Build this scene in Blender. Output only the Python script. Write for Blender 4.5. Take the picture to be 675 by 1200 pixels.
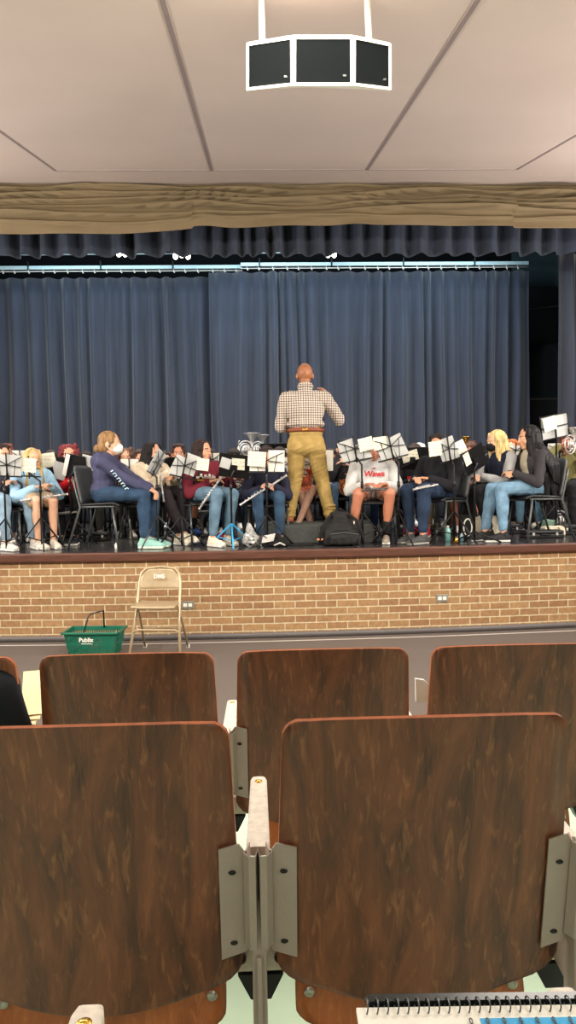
import bpy, bmesh, math, random
from mathutils import Vector, Matrix, noise, Euler
V = Vector
PI = math.pi
random.seed(7)
for o in list(bpy.data.objects): bpy.data.objects.remove(o)
C = bpy.context.scene.collection
S = bpy.context.scene

# ------------------------------------------------------------------ camera
FPX = 870.0
W0, H0 = 675.0, 1200.0
CAMZ = 1.54
cam_d = bpy.data.cameras.new('camera'); cam = bpy.data.objects.new('camera', cam_d); C.objects.link(cam)
cam_d.sensor_fit = 'VERTICAL'; cam_d.sensor_height = 36.0; cam_d.lens = 36.0*FPX/H0
cam_d.clip_start = 0.02; cam_d.clip_end = 100
CR = Matrix.Rotation(math.radians(-2.0), 3, 'Z') @ Matrix.Rotation(math.radians(90-2.63), 3, 'X') @ Matrix.Rotation(math.radians(-0.85), 3, 'Z')
cam.matrix_world = Matrix.Translation((0, 0, CAMZ)) @ CR.to_4x4()
S.camera = cam
CO = V((0, 0, CAMZ)); CRI = CR.inverted()

def P(px, py, Y):
    "world point seen at a pixel, on the vertical plane y = Y"
    d = CR @ V(((px-W0/2)/FPX, -(py-H0/2)/FPX, -1))
    return CO + d*(Y/d.y)
def PZ(px, py, z):
    d = CR @ V(((px-W0/2)/FPX, -(py-H0/2)/FPX, -1))
    return CO + d*((z-CAMZ)/d.z)
def proj(p):
    q = CRI @ (V(p)-CO)
    return (W0/2+FPX*q.x/-q.z, H0/2-FPX*q.y/-q.z)
def XA(px, Y, z):
    a = P(px, 600, Y).x
    for _ in range(6):
        e = px-proj((a, Y, z))[0]; a += e*Y/FPX
    return a

# ------------------------------------------------------------------ world, lights, exposure
w = bpy.data.worlds.new('world'); S.world = w; w.use_nodes = True
w.node_tree.nodes['Background'].inputs[0].default_value = (0.75, 0.8, 0.9, 1)
w.node_tree.nodes['Background'].inputs[1].default_value = 0.03
S.view_settings.view_transform = 'Standard'; S.view_settings.look = 'None'
S.view_settings.gamma = 1; S.view_settings.use_curve_mapping = False
S.view_settings.exposure = 0.0
def area(name, loc, aim, sx, sy, power, col):
    d = bpy.data.lights.new(name, 'AREA'); d.shape = 'RECTANGLE'; d.size = sx; d.size_y = sy; d.energy = power; d.color = col
    o = bpy.data.objects.new(name, d); C.objects.link(o); o.location = loc
    o.rotation_euler = (V(aim)-V(loc)).to_track_quat('-Z', 'Y').to_euler()
    return o
WARM = (1.0, 0.86, 0.68)
area('house_light', (-1.6, -1.2, 2.85), (-1.6, -1.0, 0), 1.2, 1.2, 30, (1.0, 0.9, 0.8))
area('house_light', (1.6, -1.2, 2.85), (1.6, -1.0, 0), 1.2, 1.2, 30, (1.0, 0.9, 0.8))
area('house_light', (-1.5, 2.6, 3.6), (-1.5, 2.6, 0), 1.0, 1.0, 62, (1.0, 0.91, 0.82))
area('house_light', (1.5, 2.6, 3.6), (1.5, 2.6, 0), 1.0, 1.0, 62, (1.0, 0.91, 0.82))
for sx in (-1, 1):
    for y, e in ((4.2, 200), (7.0, 120)):
        area('ceiling_fill', (sx*5.0, y, 2.7), (sx*1.2, y+0.6, 4.4), 1.4, 0.4, e, (1.0, 0.93, 0.89))  # added fill lights beyond the frame sides to brighten the ceiling, no fixtures there
for x in (-3.2, 0, 3.2):
    area('front_spot', (x, 2.6, 3.62), (x*0.8, 8.6, 1.2), 0.5, 0.3, 135, (1.0, 0.9, 0.76))
for x in (-2.7, 0, 2.7):
    area('border_light', (x, 9.55, 4.75), (x, 8.7, 0.9), 2.2, 0.3, 105, (1.0, 0.93, 0.84))
    area('work_light', (x, 10.9, 4.95), (x, 12.3, 3.2), 2.2, 0.3, 45, (0.62, 0.86, 1.0))

# ------------------------------------------------------------------ materials
def mat(name, col, rough=0.6, metal=0.0, var=0.0, vscale=20, bump=0.0, bscale=60, sheen=0.0, coat=0.0, emit=0, stretch=(1,1,1), col2=None, trans=0.0, spec=0.5, alpha=1.0):
    m = bpy.data.materials.new(name); m.use_nodes = True
    nt = m.node_tree; b = nt.nodes['Principled BSDF']
    c = (col[0], col[1], col[2], 1)
    b.inputs['Base Color'].default_value = c; b.inputs['Roughness'].default_value = rough; b.inputs['Metallic'].default_value = metal
    b.inputs['Specular IOR Level'].default_value = spec
    b.inputs['Sheen Weight'].default_value = sheen; b.inputs['Coat Weight'].default_value = coat
    b.inputs['Transmission Weight'].default_value = trans; b.inputs['Alpha'].default_value = alpha
    if emit: b.inputs['Emission Color'].default_value = c; b.inputs['Emission Strength'].default_value = emit
    tc = nt.nodes.new('ShaderNodeTexCoord'); mp = nt.nodes.new('ShaderNodeMapping'); mp.inputs['Scale'].default_value = stretch
    nt.links.new(tc.outputs['Object'], mp.inputs[0])
    n = nt.nodes.new('ShaderNodeTexNoise'); n.inputs['Scale'].default_value = vscale; n.inputs['Detail'].default_value = 4
    nt.links.new(mp.outputs[0], n.inputs['Vector'])
    r = nt.nodes.new('ShaderNodeValToRGB'); v = max(var, 0.04)
    d = [max(0, k*(1-v)) for k in col]; l = [min(1, k*(1+v)) for k in col] if col2 is None else list(col2)
    r.color_ramp.elements[0].position = 0.35; r.color_ramp.elements[0].color = (*d, 1)
    r.color_ramp.elements[1].position = 0.65; r.color_ramp.elements[1].color = (*l, 1)
    nt.links.new(n.outputs['Fac'], r.inputs[0]); nt.links.new(r.outputs[0], b.inputs['Base Color'])
    if bump:
        n2 = nt.nodes.new('ShaderNodeTexNoise'); n2.inputs['Scale'].default_value = bscale; n2.inputs['Detail'].default_value = 3
        nt.links.new(mp.outputs[0], n2.inputs['Vector'])
        bp = nt.nodes.new('ShaderNodeBump'); bp.inputs['Strength'].default_value = bump; bp.inputs['Distance'].default_value = 0.01
        nt.links.new(n2.outputs['Fac'], bp.inputs['Height']); nt.links.new(bp.outputs[0], b.inputs['Normal'])
    return m
def srgb(r, g, b):
    f = lambda c: (c/255/12.92) if c/255 <= 0.04045 else ((c/255+0.055)/1.055)**2.4
    return (f(r), f(g), f(b))
_cache = {}
def fab(r, g, b, rough=0.85, sheen=0.0):
    k = (r, g, b, rough)
    if k not in _cache: _cache[k] = mat('fabric_%d_%d_%d' % (r, g, b), srgb(r, g, b), rough, var=0.12, vscale=14, bump=0.15, bscale=160, sheen=sheen, spec=0.3)
    return _cache[k]
def denim(r, g, b):
    m_ = (r+g+b)/3; r, g, b = [int(0.9*(m_+(k-m_)*0.82)) for k in (r, g, b)]
    k = ('d', r, g, b)
    if k not in _cache: _cache[k] = mat('denim_%d_%d_%d' % (r, g, b), srgb(r, g, b), 0.85, var=0.25, vscale=9, bump=0.2, bscale=200, spec=0.25)
    return _cache[k]
def skin(r, g, b):
    r, g, b = int(r*0.93), int(g*0.95), int(b*0.93)
    k = ('s', r, g, b)
    if k not in _cache: _cache[k] = mat('skin_%d_%d_%d' % (r, g, b), srgb(r, g, b), 0.5, var=0.06, vscale=18)
    return _cache[k]
def hairm(r, g, b):
    k = ('h', r, g, b)
    if k not in _cache: _cache[k] = mat('hair_%d_%d_%d' % (r, g, b), srgb(r, g, b), 0.6, var=0.45, vscale=60, bump=0.6, bscale=90, stretch=(1, 1, 0.12), spec=0.25)
    return _cache[k]
MBLACK = mat('black_metal', srgb(22, 22, 24), 0.4, 0.3)
MBLACKP = mat('black_plastic', srgb(20, 21, 23), 0.45)
MCHARC = mat('charcoal_shell', srgb(70, 74, 76), 0.5, 0.0, var=0.1)
MDGREY = mat('grey_metal', srgb(88, 92, 92), 0.4, 0.6)
MSILVER = mat('silver', srgb(214, 212, 208), 0.38, 0.8)
MBRASS = mat('brass', srgb(214, 170, 80), 0.25, 0.95)
MPAPER = mat('paper', srgb(238, 236, 226), 0.8, var=0.03)
MPAGEBACK = mat('paper_in_sleeve', srgb(196, 198, 197), 0.55, var=0.08, vscale=7)
MWHITE = mat('white_plastic', srgb(232, 230, 222), 0.5)
MLIP = skin(190, 112, 100); MEYEW = mat('eye_white', srgb(235, 232, 228), 0.3); MEYED = mat('eye_dark', srgb(35, 24, 20), 0.2)

# ------------------------------------------------------------------ mesh helpers
def link(name, me, parent=None, mats=()):
    o = bpy.data.objects.new(name, me); C.objects.link(o)
    for m in mats: me.materials.append(m)
    if parent is not None: o.parent = parent
    return o
def tag(o, label=None, cat=None, group=None, kind=None):
    if label: o['label'] = label
    if cat: o['category'] = cat
    if group: o['group'] = group
    if kind: o['kind'] = kind
    return o
def thing(name, label, cat, loc=(0, 0, 0), rz=0, group=None):
    o = bpy.data.objects.new(name, None); C.objects.link(o); o.location = loc; o.rotation_euler = (0, 0, rz); o.empty_display_size = 0.1
    return tag(o, label, cat, group)
class MB:
    def __init__(s): s.b = bmesh.new(); s.mi = 0
    def _fin(s, fs):
        for f in fs: f.material_index = s.mi
    def box(s, c, size, M=None, bev=0.0):
        r = bmesh.ops.create_cube(s.b, size=1.0)
        T = Matrix.Translation(c) @ (M.to_4x4() if M else Matrix()) @ Matrix.Diagonal((*size, 1))
        vs = r['verts']
        for v in vs: v.co = T @ v.co
        fs = list({f for v in vs for f in v.link_faces}); s._fin(fs)
        if bev:
            es = list({e for v in vs for e in v.link_edges})
            q = bmesh.ops.bevel(s.b, geom=es, offset=bev, segments=2, affect='EDGES', profile=0.5); s._fin(q['faces'])
        return s
    def tube(s, pts, r, n=8, closed=False):
        pts = [V(p) for p in pts]; rs = r if isinstance(r, (list, tuple)) else [r]*len(pts)
        up = None; rings = []
        N = len(pts)
        for i, p in enumerate(pts):
            if closed: t = pts[(i+1) % N]-pts[i-1]
            else: t = pts[min(i+1, N-1)]-pts[max(i-1, 0)]
            if t.length < 1e-9: t = V((0, 0, 1))
            t.normalize()
            if up is None: up = t.orthogonal()
            up = up-t*up.dot(t)
            if up.length < 1e-6: up = t.orthogonal()
            up.normalize()
            sd = t.cross(up)
            rings.append([s.b.verts.new(p+(up*math.cos(2*PI*k/n)+sd*math.sin(2*PI*k/n))*rs[i]) for k in range(n)])
        rng = range(N) if closed else range(N-1)
        for i in rng:
            a, b = rings[i], rings[(i+1) % N]
            for k in range(n):
                f = s.b.faces.new((a[k], a[(k+1) % n], b[(k+1) % n], b[k])); f.material_index = s.mi; f.smooth = True
        if not closed:
            for rg, fl in ((rings[0], True), (rings[-1], False)):
                f = s.b.faces.new(rg[::-1] if fl else rg); f.material_index = s.mi
        return s
    def ell(s, c, r, M=None, seg=16):
        rr = r if isinstance(r, (list, tuple)) else (r, r, r); nv = max(6, seg//2+2)
        T = Matrix.Translation(c) @ (M.to_4x4() if M else Matrix()) @ Matrix.Diagonal((*rr, 1))
        N_ = s.b.verts.new; top = N_(T @ V((0, 0, 1))); bot = N_(T @ V((0, 0, -1))); rings = []
        for j in range(1, nv):
            a = PI*j/nv; z, q = math.cos(a), math.sin(a); rings.append([N_(T @ V((q*math.cos(2*PI*k/seg), q*math.sin(2*PI*k/seg), z))) for k in range(seg)])
        F_ = []; nf = s.b.faces.new
        for k in range(seg):
            k2 = (k+1) % seg; F_.append(nf((top, rings[0][k], rings[0][k2]))); F_.append(nf((bot, rings[-1][k2], rings[-1][k])))
            for j in range(nv-2): F_.append(nf((rings[j][k], rings[j+1][k], rings[j+1][k2], rings[j][k2])))
        for f in F_: f.material_index = s.mi; f.smooth = True
        return s
    def cap(s, p, q, r1, r2=None, n=12):
        "rounded cone"
        r2 = r1 if r2 is None else r2
        s.ell(p, r1, seg=n); s.ell(q, r2, seg=n)
        if (V(q)-V(p)).length > 1e-5: s.tube([p, q], [r1, r2], n=n)
        return s
    def poly(s, pts, th, axis):
        "extruded outline: pts world vectors, thickness vector"
        a = [s.b.verts.new(V(p)) for p in pts]; b = [s.b.verts.new(V(p)+V(axis)*th) for p in pts]; n = len(pts)
        fs = [s.b.faces.new(a[::-1]), s.b.faces.new(b)]
        for i in range(n): fs.append(s.b.faces.new((a[i], a[(i+1) % n], b[(i+1) % n], b[i])))
        s._fin(fs); return s
    def grid(s, fn, nu, nv, smooth=True, closeu=False):
        vs = [[s.b.verts.new(fn(i/nu, j/nv)) for j in range(nv+1)] for i in range(nu+1)]
        for i in range(nu):
            for j in range(nv):
                f = s.b.faces.new((vs[i][j], vs[i+1][j], vs[i+1][j+1], vs[i][j+1])); f.smooth = smooth; f.material_index = s.mi
        return s
    def mesh(s, name='m', norm=True):
        if norm: bmesh.ops.recalc_face_normals(s.b, faces=s.b.faces)
        me = bpy.data.meshes.new(name); s.b.to_mesh(me); s.b.free(); return me
    def build(s, name, mats, parent=None, norm=True):
        if not isinstance(mats, (list, tuple)): mats = [mats]
        return link(name, s.mesh(name, norm), parent, mats)
def solid(o, th, off=0):
    md = o.modifiers.new('s', 'SOLIDIFY'); md.thickness = th; md.offset = off; return o
TMPSC = bpy.data.scenes.new('tmp_eval')
def tmp_dg():
    with bpy.context.temp_override(scene=TMPSC, view_layer=TMPSC.view_layers[0]):
        return bpy.context.evaluated_depsgraph_get()
def blob(mb, name, mats, parent, voxel=0.01, smooth=3, fn=None, amp=0.0, nsc=(8, 8, 8), seed=0.0):
    me = mb.mesh(name)
    o = bpy.data.objects.new('tmp', me); TMPSC.collection.objects.link(o)
    md = o.modifiers.new('r', 'REMESH'); md.mode = 'VOXEL'; md.voxel_size = voxel; md.use_smooth_shade = True
    if smooth:
        sm = o.modifiers.new('s', 'SMOOTH'); sm.factor = 0.5; sm.iterations = smooth
    dg = tmp_dg()
    m2 = bpy.data.meshes.new_from_object(o.evaluated_get(dg)); m2.name = name
    bpy.data.objects.remove(o); bpy.data.meshes.remove(me)
    m2.materials.clear()
    if amp:
        off = V((seed*3.1, seed*1.7, seed))
        nr = [v.normal.copy() for v in m2.vertices]
        for v, n in zip(m2.vertices, nr):
            q = V((v.co.x*nsc[0], v.co.y*nsc[1], v.co.z*nsc[2]))+off
            k = noise.noise(q)
            v.co += n*(amp*(1-2.6*abs(k)))
    if not isinstance(mats, (list, tuple)): mats = [mats]
    ob = link(name, m2, parent, mats)
    if fn:
        for p in m2.polygons: p.material_index = fn(p.center)
    for p in m2.polygons: p.use_smooth = True
    return ob
def textmesh(name, s, size, depth, m, parent=None, M=None, align='CENTER', bold=0.0, sx=1.0, bend=None, shear=0.0):
    cu = bpy.data.curves.new(name, 'FONT'); cu.body = s; cu.size = size; cu.extrude = depth; cu.align_x = align; cu.align_y = 'CENTER'; cu.offset = bold; cu.shear = shear
    o = bpy.data.objects.new('tmp', cu); TMPSC.collection.objects.link(o)
    dg = tmp_dg()
    me = bpy.data.meshes.new_from_object(o.evaluated_get(dg)); bpy.data.objects.remove(o); bpy.data.curves.remove(cu)
    me.materials.clear()
    for v in me.vertices:
        v.co.x *= sx
        if bend: v.co.y -= bend*v.co.x*v.co.x
        if M: v.co = M @ v.co
    me.update()
    return link(name, me, parent, [m])
# ---- end of helpers
# ================================================================== THE ROOM
ZS = 0.85                                   # stage floor height
pts = [PZ(0, 752.5, 0), PZ(130, 751, 0), PZ(260, 749, 0), PZ(400, 745, 0), PZ(540, 740.5, 0), PZ(675, 735, 0)]
def fitq(pts):
    import numpy as np
    A = np.array([[1, p.x, p.x*p.x] for p in pts]); b = np.array([p.y for p in pts])
    return [float(k) for k in np.linalg.lstsq(A, b, rcond=None)[0]]
QA, QB, QC = fitq(pts)
def yw(x):                                  # brick face of the stage apron
    x = max(-4.5, min(4.5, x)); return QA+QB*x+QC*x*x
def floorz(y): return 0.0 if y > 4.0 else 0.1*(4.0-y)*0.98
XW = 6.6
def brick_mat():
    m = bpy.data.materials.new('brick'); m.use_nodes = True; nt = m.node_tree; b = nt.nodes['Principled BSDF']
    tc = nt.nodes.new('ShaderNodeTexCoord'); sp = nt.nodes.new('ShaderNodeSeparateXYZ'); cb = nt.nodes.new('ShaderNodeCombineXYZ')
    nt.links.new(tc.outputs['Object'], sp.inputs[0]); nt.links.new(sp.outputs[0], cb.inputs[0]); nt.links.new(sp.outputs[2], cb.inputs[1])
    bt = nt.nodes.new('ShaderNodeTexBrick'); bt.inputs['Scale'].default_value = 1.0; bt.inputs['Brick Width'].default_value = 0.203; bt.inputs['Row Height'].default_value = 0.0705
    bt.inputs['Mortar Size'].default_value = 0.006; bt.inputs['Mortar Smooth'].default_value = 0.2; bt.inputs['Bias'].default_value = -0.1
    bt.inputs['Color1'].default_value = (*srgb(160, 126, 86), 1); bt.inputs['Color2'].default_value = (*srgb(138, 101, 68), 1); bt.inputs['Mortar'].default_value = (*srgb(196, 184, 152), 1)
    nt.links.new(cb.outputs[0], bt.inputs['Vector'])
    n = nt.nodes.new('ShaderNodeTexNoise'); n.inputs['Scale'].default_value = 28; n.inputs['Detail'].default_value = 6; nt.links.new(tc.outputs['Object'], n.inputs['Vector'])
    mx = nt.nodes.new('ShaderNodeMixRGB'); mx.blend_type = 'OVERLAY'; mx.inputs[0].default_value = 0.45
    nt.links.new(bt.outputs['Color'], mx.inputs[1]); nt.links.new(n.outputs['Fac'], mx.inputs[2]); nt.links.new(mx.outputs[0], b.inputs['Base Color'])
    bp = nt.nodes.new('ShaderNodeBump'); bp.inputs['Strength'].default_value = 0.6; bp.inputs['Distance'].default_value = 0.006; bp.invert = True
    nt.links.new(bt.outputs['Fac'], bp.inputs['Height']); nt.links.new(bp.outputs[0], b.inputs['Normal']); b.inputs['Roughness'].default_value = 0.75
    return m
MBRICK = brick_mat()
MCARPET = mat('carpet', srgb(100, 91, 84), 0.95, var=0.22, vscale=260, bump=0.4, bscale=500)
MMINT = mat('painted_concrete', srgb(176, 202, 178), 0.45, var=0.05, vscale=4)
MSTAGE = mat('stage_floor', srgb(62, 60, 60), 0.22, var=0.3, vscale=3, stretch=(6, 1, 1))
MNOSE = mat('stage_nosing', srgb(84, 50, 38), 0.4, var=0.25, vscale=10, stretch=(0.6, 1, 8))
MWALL = mat('wall_paint', srgb(190, 175, 160), 0.7)
MCEIL = mat('ceiling_paint', srgb(198, 182, 172), 0.34, var=0.035, vscale=0.9)
MSEAM = mat('ceiling_seam', srgb(128, 114, 112), 0.6)
MDARKW = mat('stage_wall', srgb(16, 22, 26), 0.9)
MNAVY = mat('navy_curtain', srgb(40, 47, 63), 0.8, var=0.14, vscale=3, sheen=0.25, stretch=(6, 1, 0.4))
MNAVY2 = mat('navy_border', srgb(34, 42, 58), 0.85, var=0.3, vscale=4, sheen=0.2, stretch=(4, 1, 0.4))
MTAN = mat('tan_valance', srgb(102, 87, 62), 0.9, var=0.06, vscale=3)
def st(mb, name, m, mats=None): return tag(mb.build(name, m), kind='structure')
N = 60
xs = [-XW+2*XW*i/N for i in range(N+1)]
st(MB().grid(lambda u, v: V((-XW+2*XW*u, -3.5+6.9*v, floorz(-3.5+6.9*v))), 2, 20), 'floor', MMINT)
m = MB()
def fc(u, v):
    x = -XW+2*XW*u; y = 3.4+(yw(x)+0.3-3.4)*v
    return V((x, y, floorz(y)))
st(m.grid(fc, N, 24), 'floor', MCARPET)
# brick apron
m = MB(); m.grid(lambda u, v: V((-XW+2*XW*u, yw(-XW+2*XW*u), -0.05+(ZS-0.08+0.05)*v)), N, 1); st(m, 'wall_front', MBRICK)
bm_ = MB(); bm_.grid(lambda u, v: V((-XW+2*XW*u, yw(-XW+2*XW*u)-0.012, 0.0+0.055*v)), N, 1)
solid(st(bm_, 'baseboard_front', mat('base_cove', srgb(92, 88, 88), 0.5)), 0.012)
# pale strip on the floor along the wall
m = MB(); m.grid(lambda u, v: V((-XW+2*XW*u, yw(-XW+2*XW*u)-0.15-0.035*v, 0.004)), N, 1)
st(m, 'trim_1', mat('floor_edge_strip', srgb(205, 200, 195), 0.5))
# stage floor + nosing
m = MB(); m.grid(lambda u, v: V((-XW+2*XW*u, (yw(-XW+2*XW*u)-0.03)*(1-v)+15.5*v, ZS)), N, 6); st(m, 'floor_stage', MSTAGE)
def nos(u, v):
    x = -XW+2*XW*u; prof = [(0, -0.085), (-0.03, -0.085), (-0.038, -0.07), (-0.038, -0.012), (-0.03, 0.002), (0.0, 0.003)]
    k = prof[int(round(v*5))]; return V((x, yw(x)+k[0], ZS+k[1]))
st(MB().grid(nos, N, 5, smooth=False), 'trim_2', MNOSE)
# house + stage shell
def ceilz(y): return CAMZ+1.675+0.19*y
m = MB(); m.grid(lambda u, v: V((-XW+2*XW*u, -3.5+12.15*v, ceilz(-3.5+12.15*v))), 1, 6); st(m, 'ceiling', MCEIL)
def slab(name, a, b, c, d, mm): return st(MB().grid(lambda u, v: (V(a)*(1-u)+V(b)*u)*(1-v)+(V(d)*(1-u)+V(c)*u)*v, 1, 1, False), name, mm)
slab('wall_left', (-XW, -3.5, 0), (-XW, 8.7, 0), (-XW, 8.7, 6), (-XW, -3.5, 6), MWALL)
slab('wall_right', (XW, -3.5, 0), (XW, 8.7, 0), (XW, 8.7, 6), (XW, -3.5, 6), MWALL)
slab('wall_back', (-XW, -3.5, 0), (XW, -3.5, 0), (XW, -3.5, 6), (-XW, -3.5, 6), MWALL)
slab('wall_stage_left', (-XW, 8.7, 0), (-XW, 15.5, 0), (-XW, 15.5, 7), (-XW, 8.7, 7), MDARKW)
slab('wall_stage_right', (XW, 8.7, 0), (XW, 15.5, 0), (XW, 15.5, 7), (XW, 8.7, 7), MDARKW)
slab('wall_stage_back', (-XW, 15.5, 0), (XW, 15.5, 0), (XW, 15.5, 7), (-XW, 15.5, 7), MDARKW)
slab('ceiling_stage', (-XW, 8.65, 6.2), (XW, 8.65, 6.2), (XW, 15.5, 6.2), (-XW, 15.5, 6.2), MDARKW)
slab('wall_proscenium', (-XW, 8.66, ceilz(8.65)), (XW, 8.66, ceilz(8.65)), (XW, 8.66, 6.2), (-XW, 8.66, 6.2), MDARKW)
# ceiling seams (joint strips lie in the plane)
def onceil(px, py):
    d = CR @ V(((px-W0/2)/FPX, -(py-H0/2)/FPX, -1)); t = 1.675/(d.z-0.19*d.y); return CO+d*t
def seam(p, q, wd, name):
    a, b = onceil(*p), onceil(*q); t = (b-a).normalized(); nrm = V((0, -0.19, 1)).normalized(); sd = t.cross(nrm)*wd/2; dn = nrm*-0.004
    mb = MB(); mb.poly([a-sd, b-sd, b+sd, a+sd], 0.004, -nrm); st(mb, name, MSEAM)
a, b = onceil(65, 200), onceil(606, 198.5)
seam((65, 200), (606, 198.5), 0.022, 'trim_3')
seam((176, -50), (248, 200), 0.03, 'trim_4'); seam((592, -50), (430, 199), 0.03, 'trim_5')
seam((-90, 90), (65, 200), 0.022, 'trim_6'); seam((770, 104), (606, 198.5), 0.022, 'trim_7')

# ------------------------------------------------------------------ curtains
def curtain(name, label, x0, x1, z0, z1, Y, m, pitch=0.085, amp=0.035, nz=14, seed=0, dens=10, grp=None):
    n = int((x1-x0)/pitch*dens)
    ph = [0.0]; rng = random.Random(seed)
    for i in range(n): ph.append(ph[-1]+2*PI/dens*(0.55+0.9*abs(noise.noise(V((i*0.06, seed, 0)))*2)))
    def fn(u, v):
        i = int(round(u*n)); x = x0+(x1-x0)*u; z = z1+(z0-z1)*v
        a = amp*(0.55+0.45*min(1, v*3))*(0.6+0.8*abs(noise.noise(V((x*2.3, seed+5, 0)))*1.6))
        y = math.sin(ph[i]+0.5*math.sin(z*1.1+x*3))*a + 0.035*noise.noise(V((x*1.3, z*0.35, seed)))
        return V((x+0.012*noise.noise(V((x*4, z*0.8, seed+2))), Y+y, z))
    o = MB().grid(fn, n, nz).build(name, m); tag(o, label, 'curtain', grp); solid(o, 0.004); return o
zt = P(300, 320, 12.2).z
xl0, xl1 = -6.3, XA(311, 12.2, 3); 
curtain('stage_curtain', 'long navy pleated stage curtain, the left half ending behind the conductor', -6.3, XA(313, 12.28, 3), ZS+0.02, zt-0.03, 12.32, MNAVY, pitch=0.2, amp=0.10, seed=3)
curtain('stage_curtain', 'long navy pleated stage curtain, the right half ending at the dark gap', XA(247, 12.15, 3), XA(619.5, 12.15, 3), ZS+0.02, P(450, 318, 12.1).z, 12.1, MNAVY, pitch=0.2, amp=0.10, seed=8)
curtain('side_leg_curtain', 'dark navy curtain leg hanging at the right edge beyond the gap', XA(654, 10.6, 3), 5.2, ZS+0.02, P(660, 297, 10.6).z, 10.6, MNAVY, pitch=0.26, amp=0.10, seed=12)
# dark navy border behind tan valance
curtain('border_curtain', 'short dark navy pleated border hanging under the tan valance', -5.6, 5.6, P(337, 299, 9.3).z, 5.2, 9.3, MNAVY2, pitch=0.21, amp=0.12, seed=21, nz=4)
zb0 = P(337, 299, 9.3).z
# tan swagged valance
zv1 = ceilz(8.62)-0.005
def val(u, v):
    x = -5.4+10.8*u
    px = proj((x, 8.5, 4.5))[0]
    yb = 274.5-0.012*px + (2.0*math.sin(px*0.0105+0.6)-(4 if 225 < px < 600 else 0)*0.6)
    yb += -3.5*math.exp(-((px-238)/26)**2)-2*math.exp(-((px-415)/20)**2)
    z0 = P(px if -300 < px < 1000 else 300, yb, 8.5).z
    z = zv1+(z0-zv1)*v
    d = 0.0
    for k in range(7):
        c = 0.04+0.125*k + 0.10*noise.noise(V((x*0.42, k*0.35, 3)))+0.035*math.sin(x*1.5+k*0.5)
        wdt = 0.045+0.03*noise.noise(V((x*0.8, k*3.1, 7)))
        a = 0.085*(0.75+0.9*noise.noise(V((x*0.9, k*2.3, 1))))*(1 if k < 6 else 0.5)
        q = (v-c)/max(0.02, wdt)
        d += a*math.exp(-q*q) if q < 0 else a*math.exp(-(q*4.5)**2)
    d += 0.02*v+0.02*noise.noise(V((x*1.6, v*3, 9)))
    d *= min(1, v*8)
    return V((x, 8.50-d*1.9, z))
o = MB().grid(val, 620, 56).build('tan_valance', MTAN); tag(o, 'tan gathered fabric valance swagged across the top of the stage opening', 'valance'); solid(o, 0.004)

# curtain tracks
MTRACK = mat('track_aluminium', srgb(188, 214, 220), 0.35, 0.3)
def track(pxa, pya, pxb, pyb, Y, label):
    a, b = P(pxa, pya, Y), P(pxb, pyb, Y); zc = (a.z+b.z)/2; t = thing('curtain_track', label, 'curtain track', ((a.x+b.x)/2, Y, zc))
    L = abs(b.x-a.x); MB().box((0, 0, 0), (L, 0.06, 0.055), bev=0.004).build('rail', MTRACK, t)
    mb = MB(); mb.tube([(-L/2, -0.02, -0.062), (L/2, -0.02, -0.062)], 0.006); mb.build('pull_cord', MPAPER, t)
    k = 0
    x = -L/2+0.3
    while x < L/2:
        MB().box((x, -0.02, 0.03), (0.02, 0.07, 0.12)).build('hanger', MBLACK, t); x += 1.15
    x = -L/2+0.1
    while x < L/2:
        MB().tube([(x, -0.01, -0.03), (x, -0.01, -0.075), (x+0.012, -0.01, -0.09), (x+0.02, -0.01, -0.07)], 0.006, n=6).build('carrier_hook', MPAPER, t); x += 0.21+0.03*math.sin(x*9)
    return t
track(-160, 315.5, 284, 312.5, 12.2, 'silver curtain track over the left navy curtain')
track(282, 311.2, 619, 307.8, 12.0, 'silver curtain track over the right navy curtain')
# border lamps
def lamp(px, py, label, n):
    p = P(px, py, 10.5); t = thing('border_lamp', label, 'stage lamp', p)
    mb = MB(); mb.tube([(-0.13, 0, 0.1), (0.13, 0, 0.1)], 0.03); mb.build('housing', MBLACK, t)
    mb = MB(); mb.tube([(0, 0, 0.12), (0, 0, 6.15-p.z)], 0.012); mb.build('pipe', MBLACK, t)
    for k in range(n): MB().ell(((k-(n-1)/2)*0.085, 0, 0.03-0.02*abs(k-(n-1)/2)), (0.036, 0.036, 0.045)).build('bulb', mat('bulb', (1.0, 0.93, 0.8), emit=9), t)
lamp(143, 299, 'lit white stage lamp peeking under the border above the seated student in navy', 2)
lamp(213, 301, 'lit white stage lamp with three bulbs, second from the left', 3)
lamp(388, 300, 'lit white stage lamp under the border above the conductor', 2)
# batten pipe with rope above gap on the right
p0, p1 = P(-40, 301, 11.2), P(675, 296, 11.2)
o = MB().tube([p0+V((0, 0, 0.02)), p1+V((0, 0, 0.03)), p1+V((2, 0, 0.03))], 0.012).build('batten_pipe', MDGREY); tag(o, 'thin grey batten pipe running just above the curtain tracks', 'pipe')
o = MB().poly([V((P(600, 300, 13.2).x, 13.2, 6.15)), V((P(690, 300, 13.2).x, 13.2, 6.15)), P(690, 335, 13.2), P(600, 336, 13.2)], 0.03, V((0, 1, 0))).build('drop_panel', mat('panel_dark', srgb(44, 62, 68), 0.8)); tag(o, 'dark grey green panel high up in the gap between the curtains', 'panel')
o = MB().tube([V((-XW+0.02, 13.4, P(612, 362.5, 13.4).z-0.4)), P(612, 362.5, 13.4), P(668, 357.5, 13.4), V((XW-0.02, 13.4, P(668, 357.5, 13.4).z+0.1))], 0.012).build('backstage_cable', MDGREY); tag(o, 'thin grey cable stretched across the dark gap', 'cable')
def drp(u, v):
    p = P(614+52*u, 408-8*u, 13.9); p.z += (ZS+0.03-p.z)*v; return p+V((0, 0.08*noise.noise(V((u*3, v*3, 0))), 0))
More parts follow.
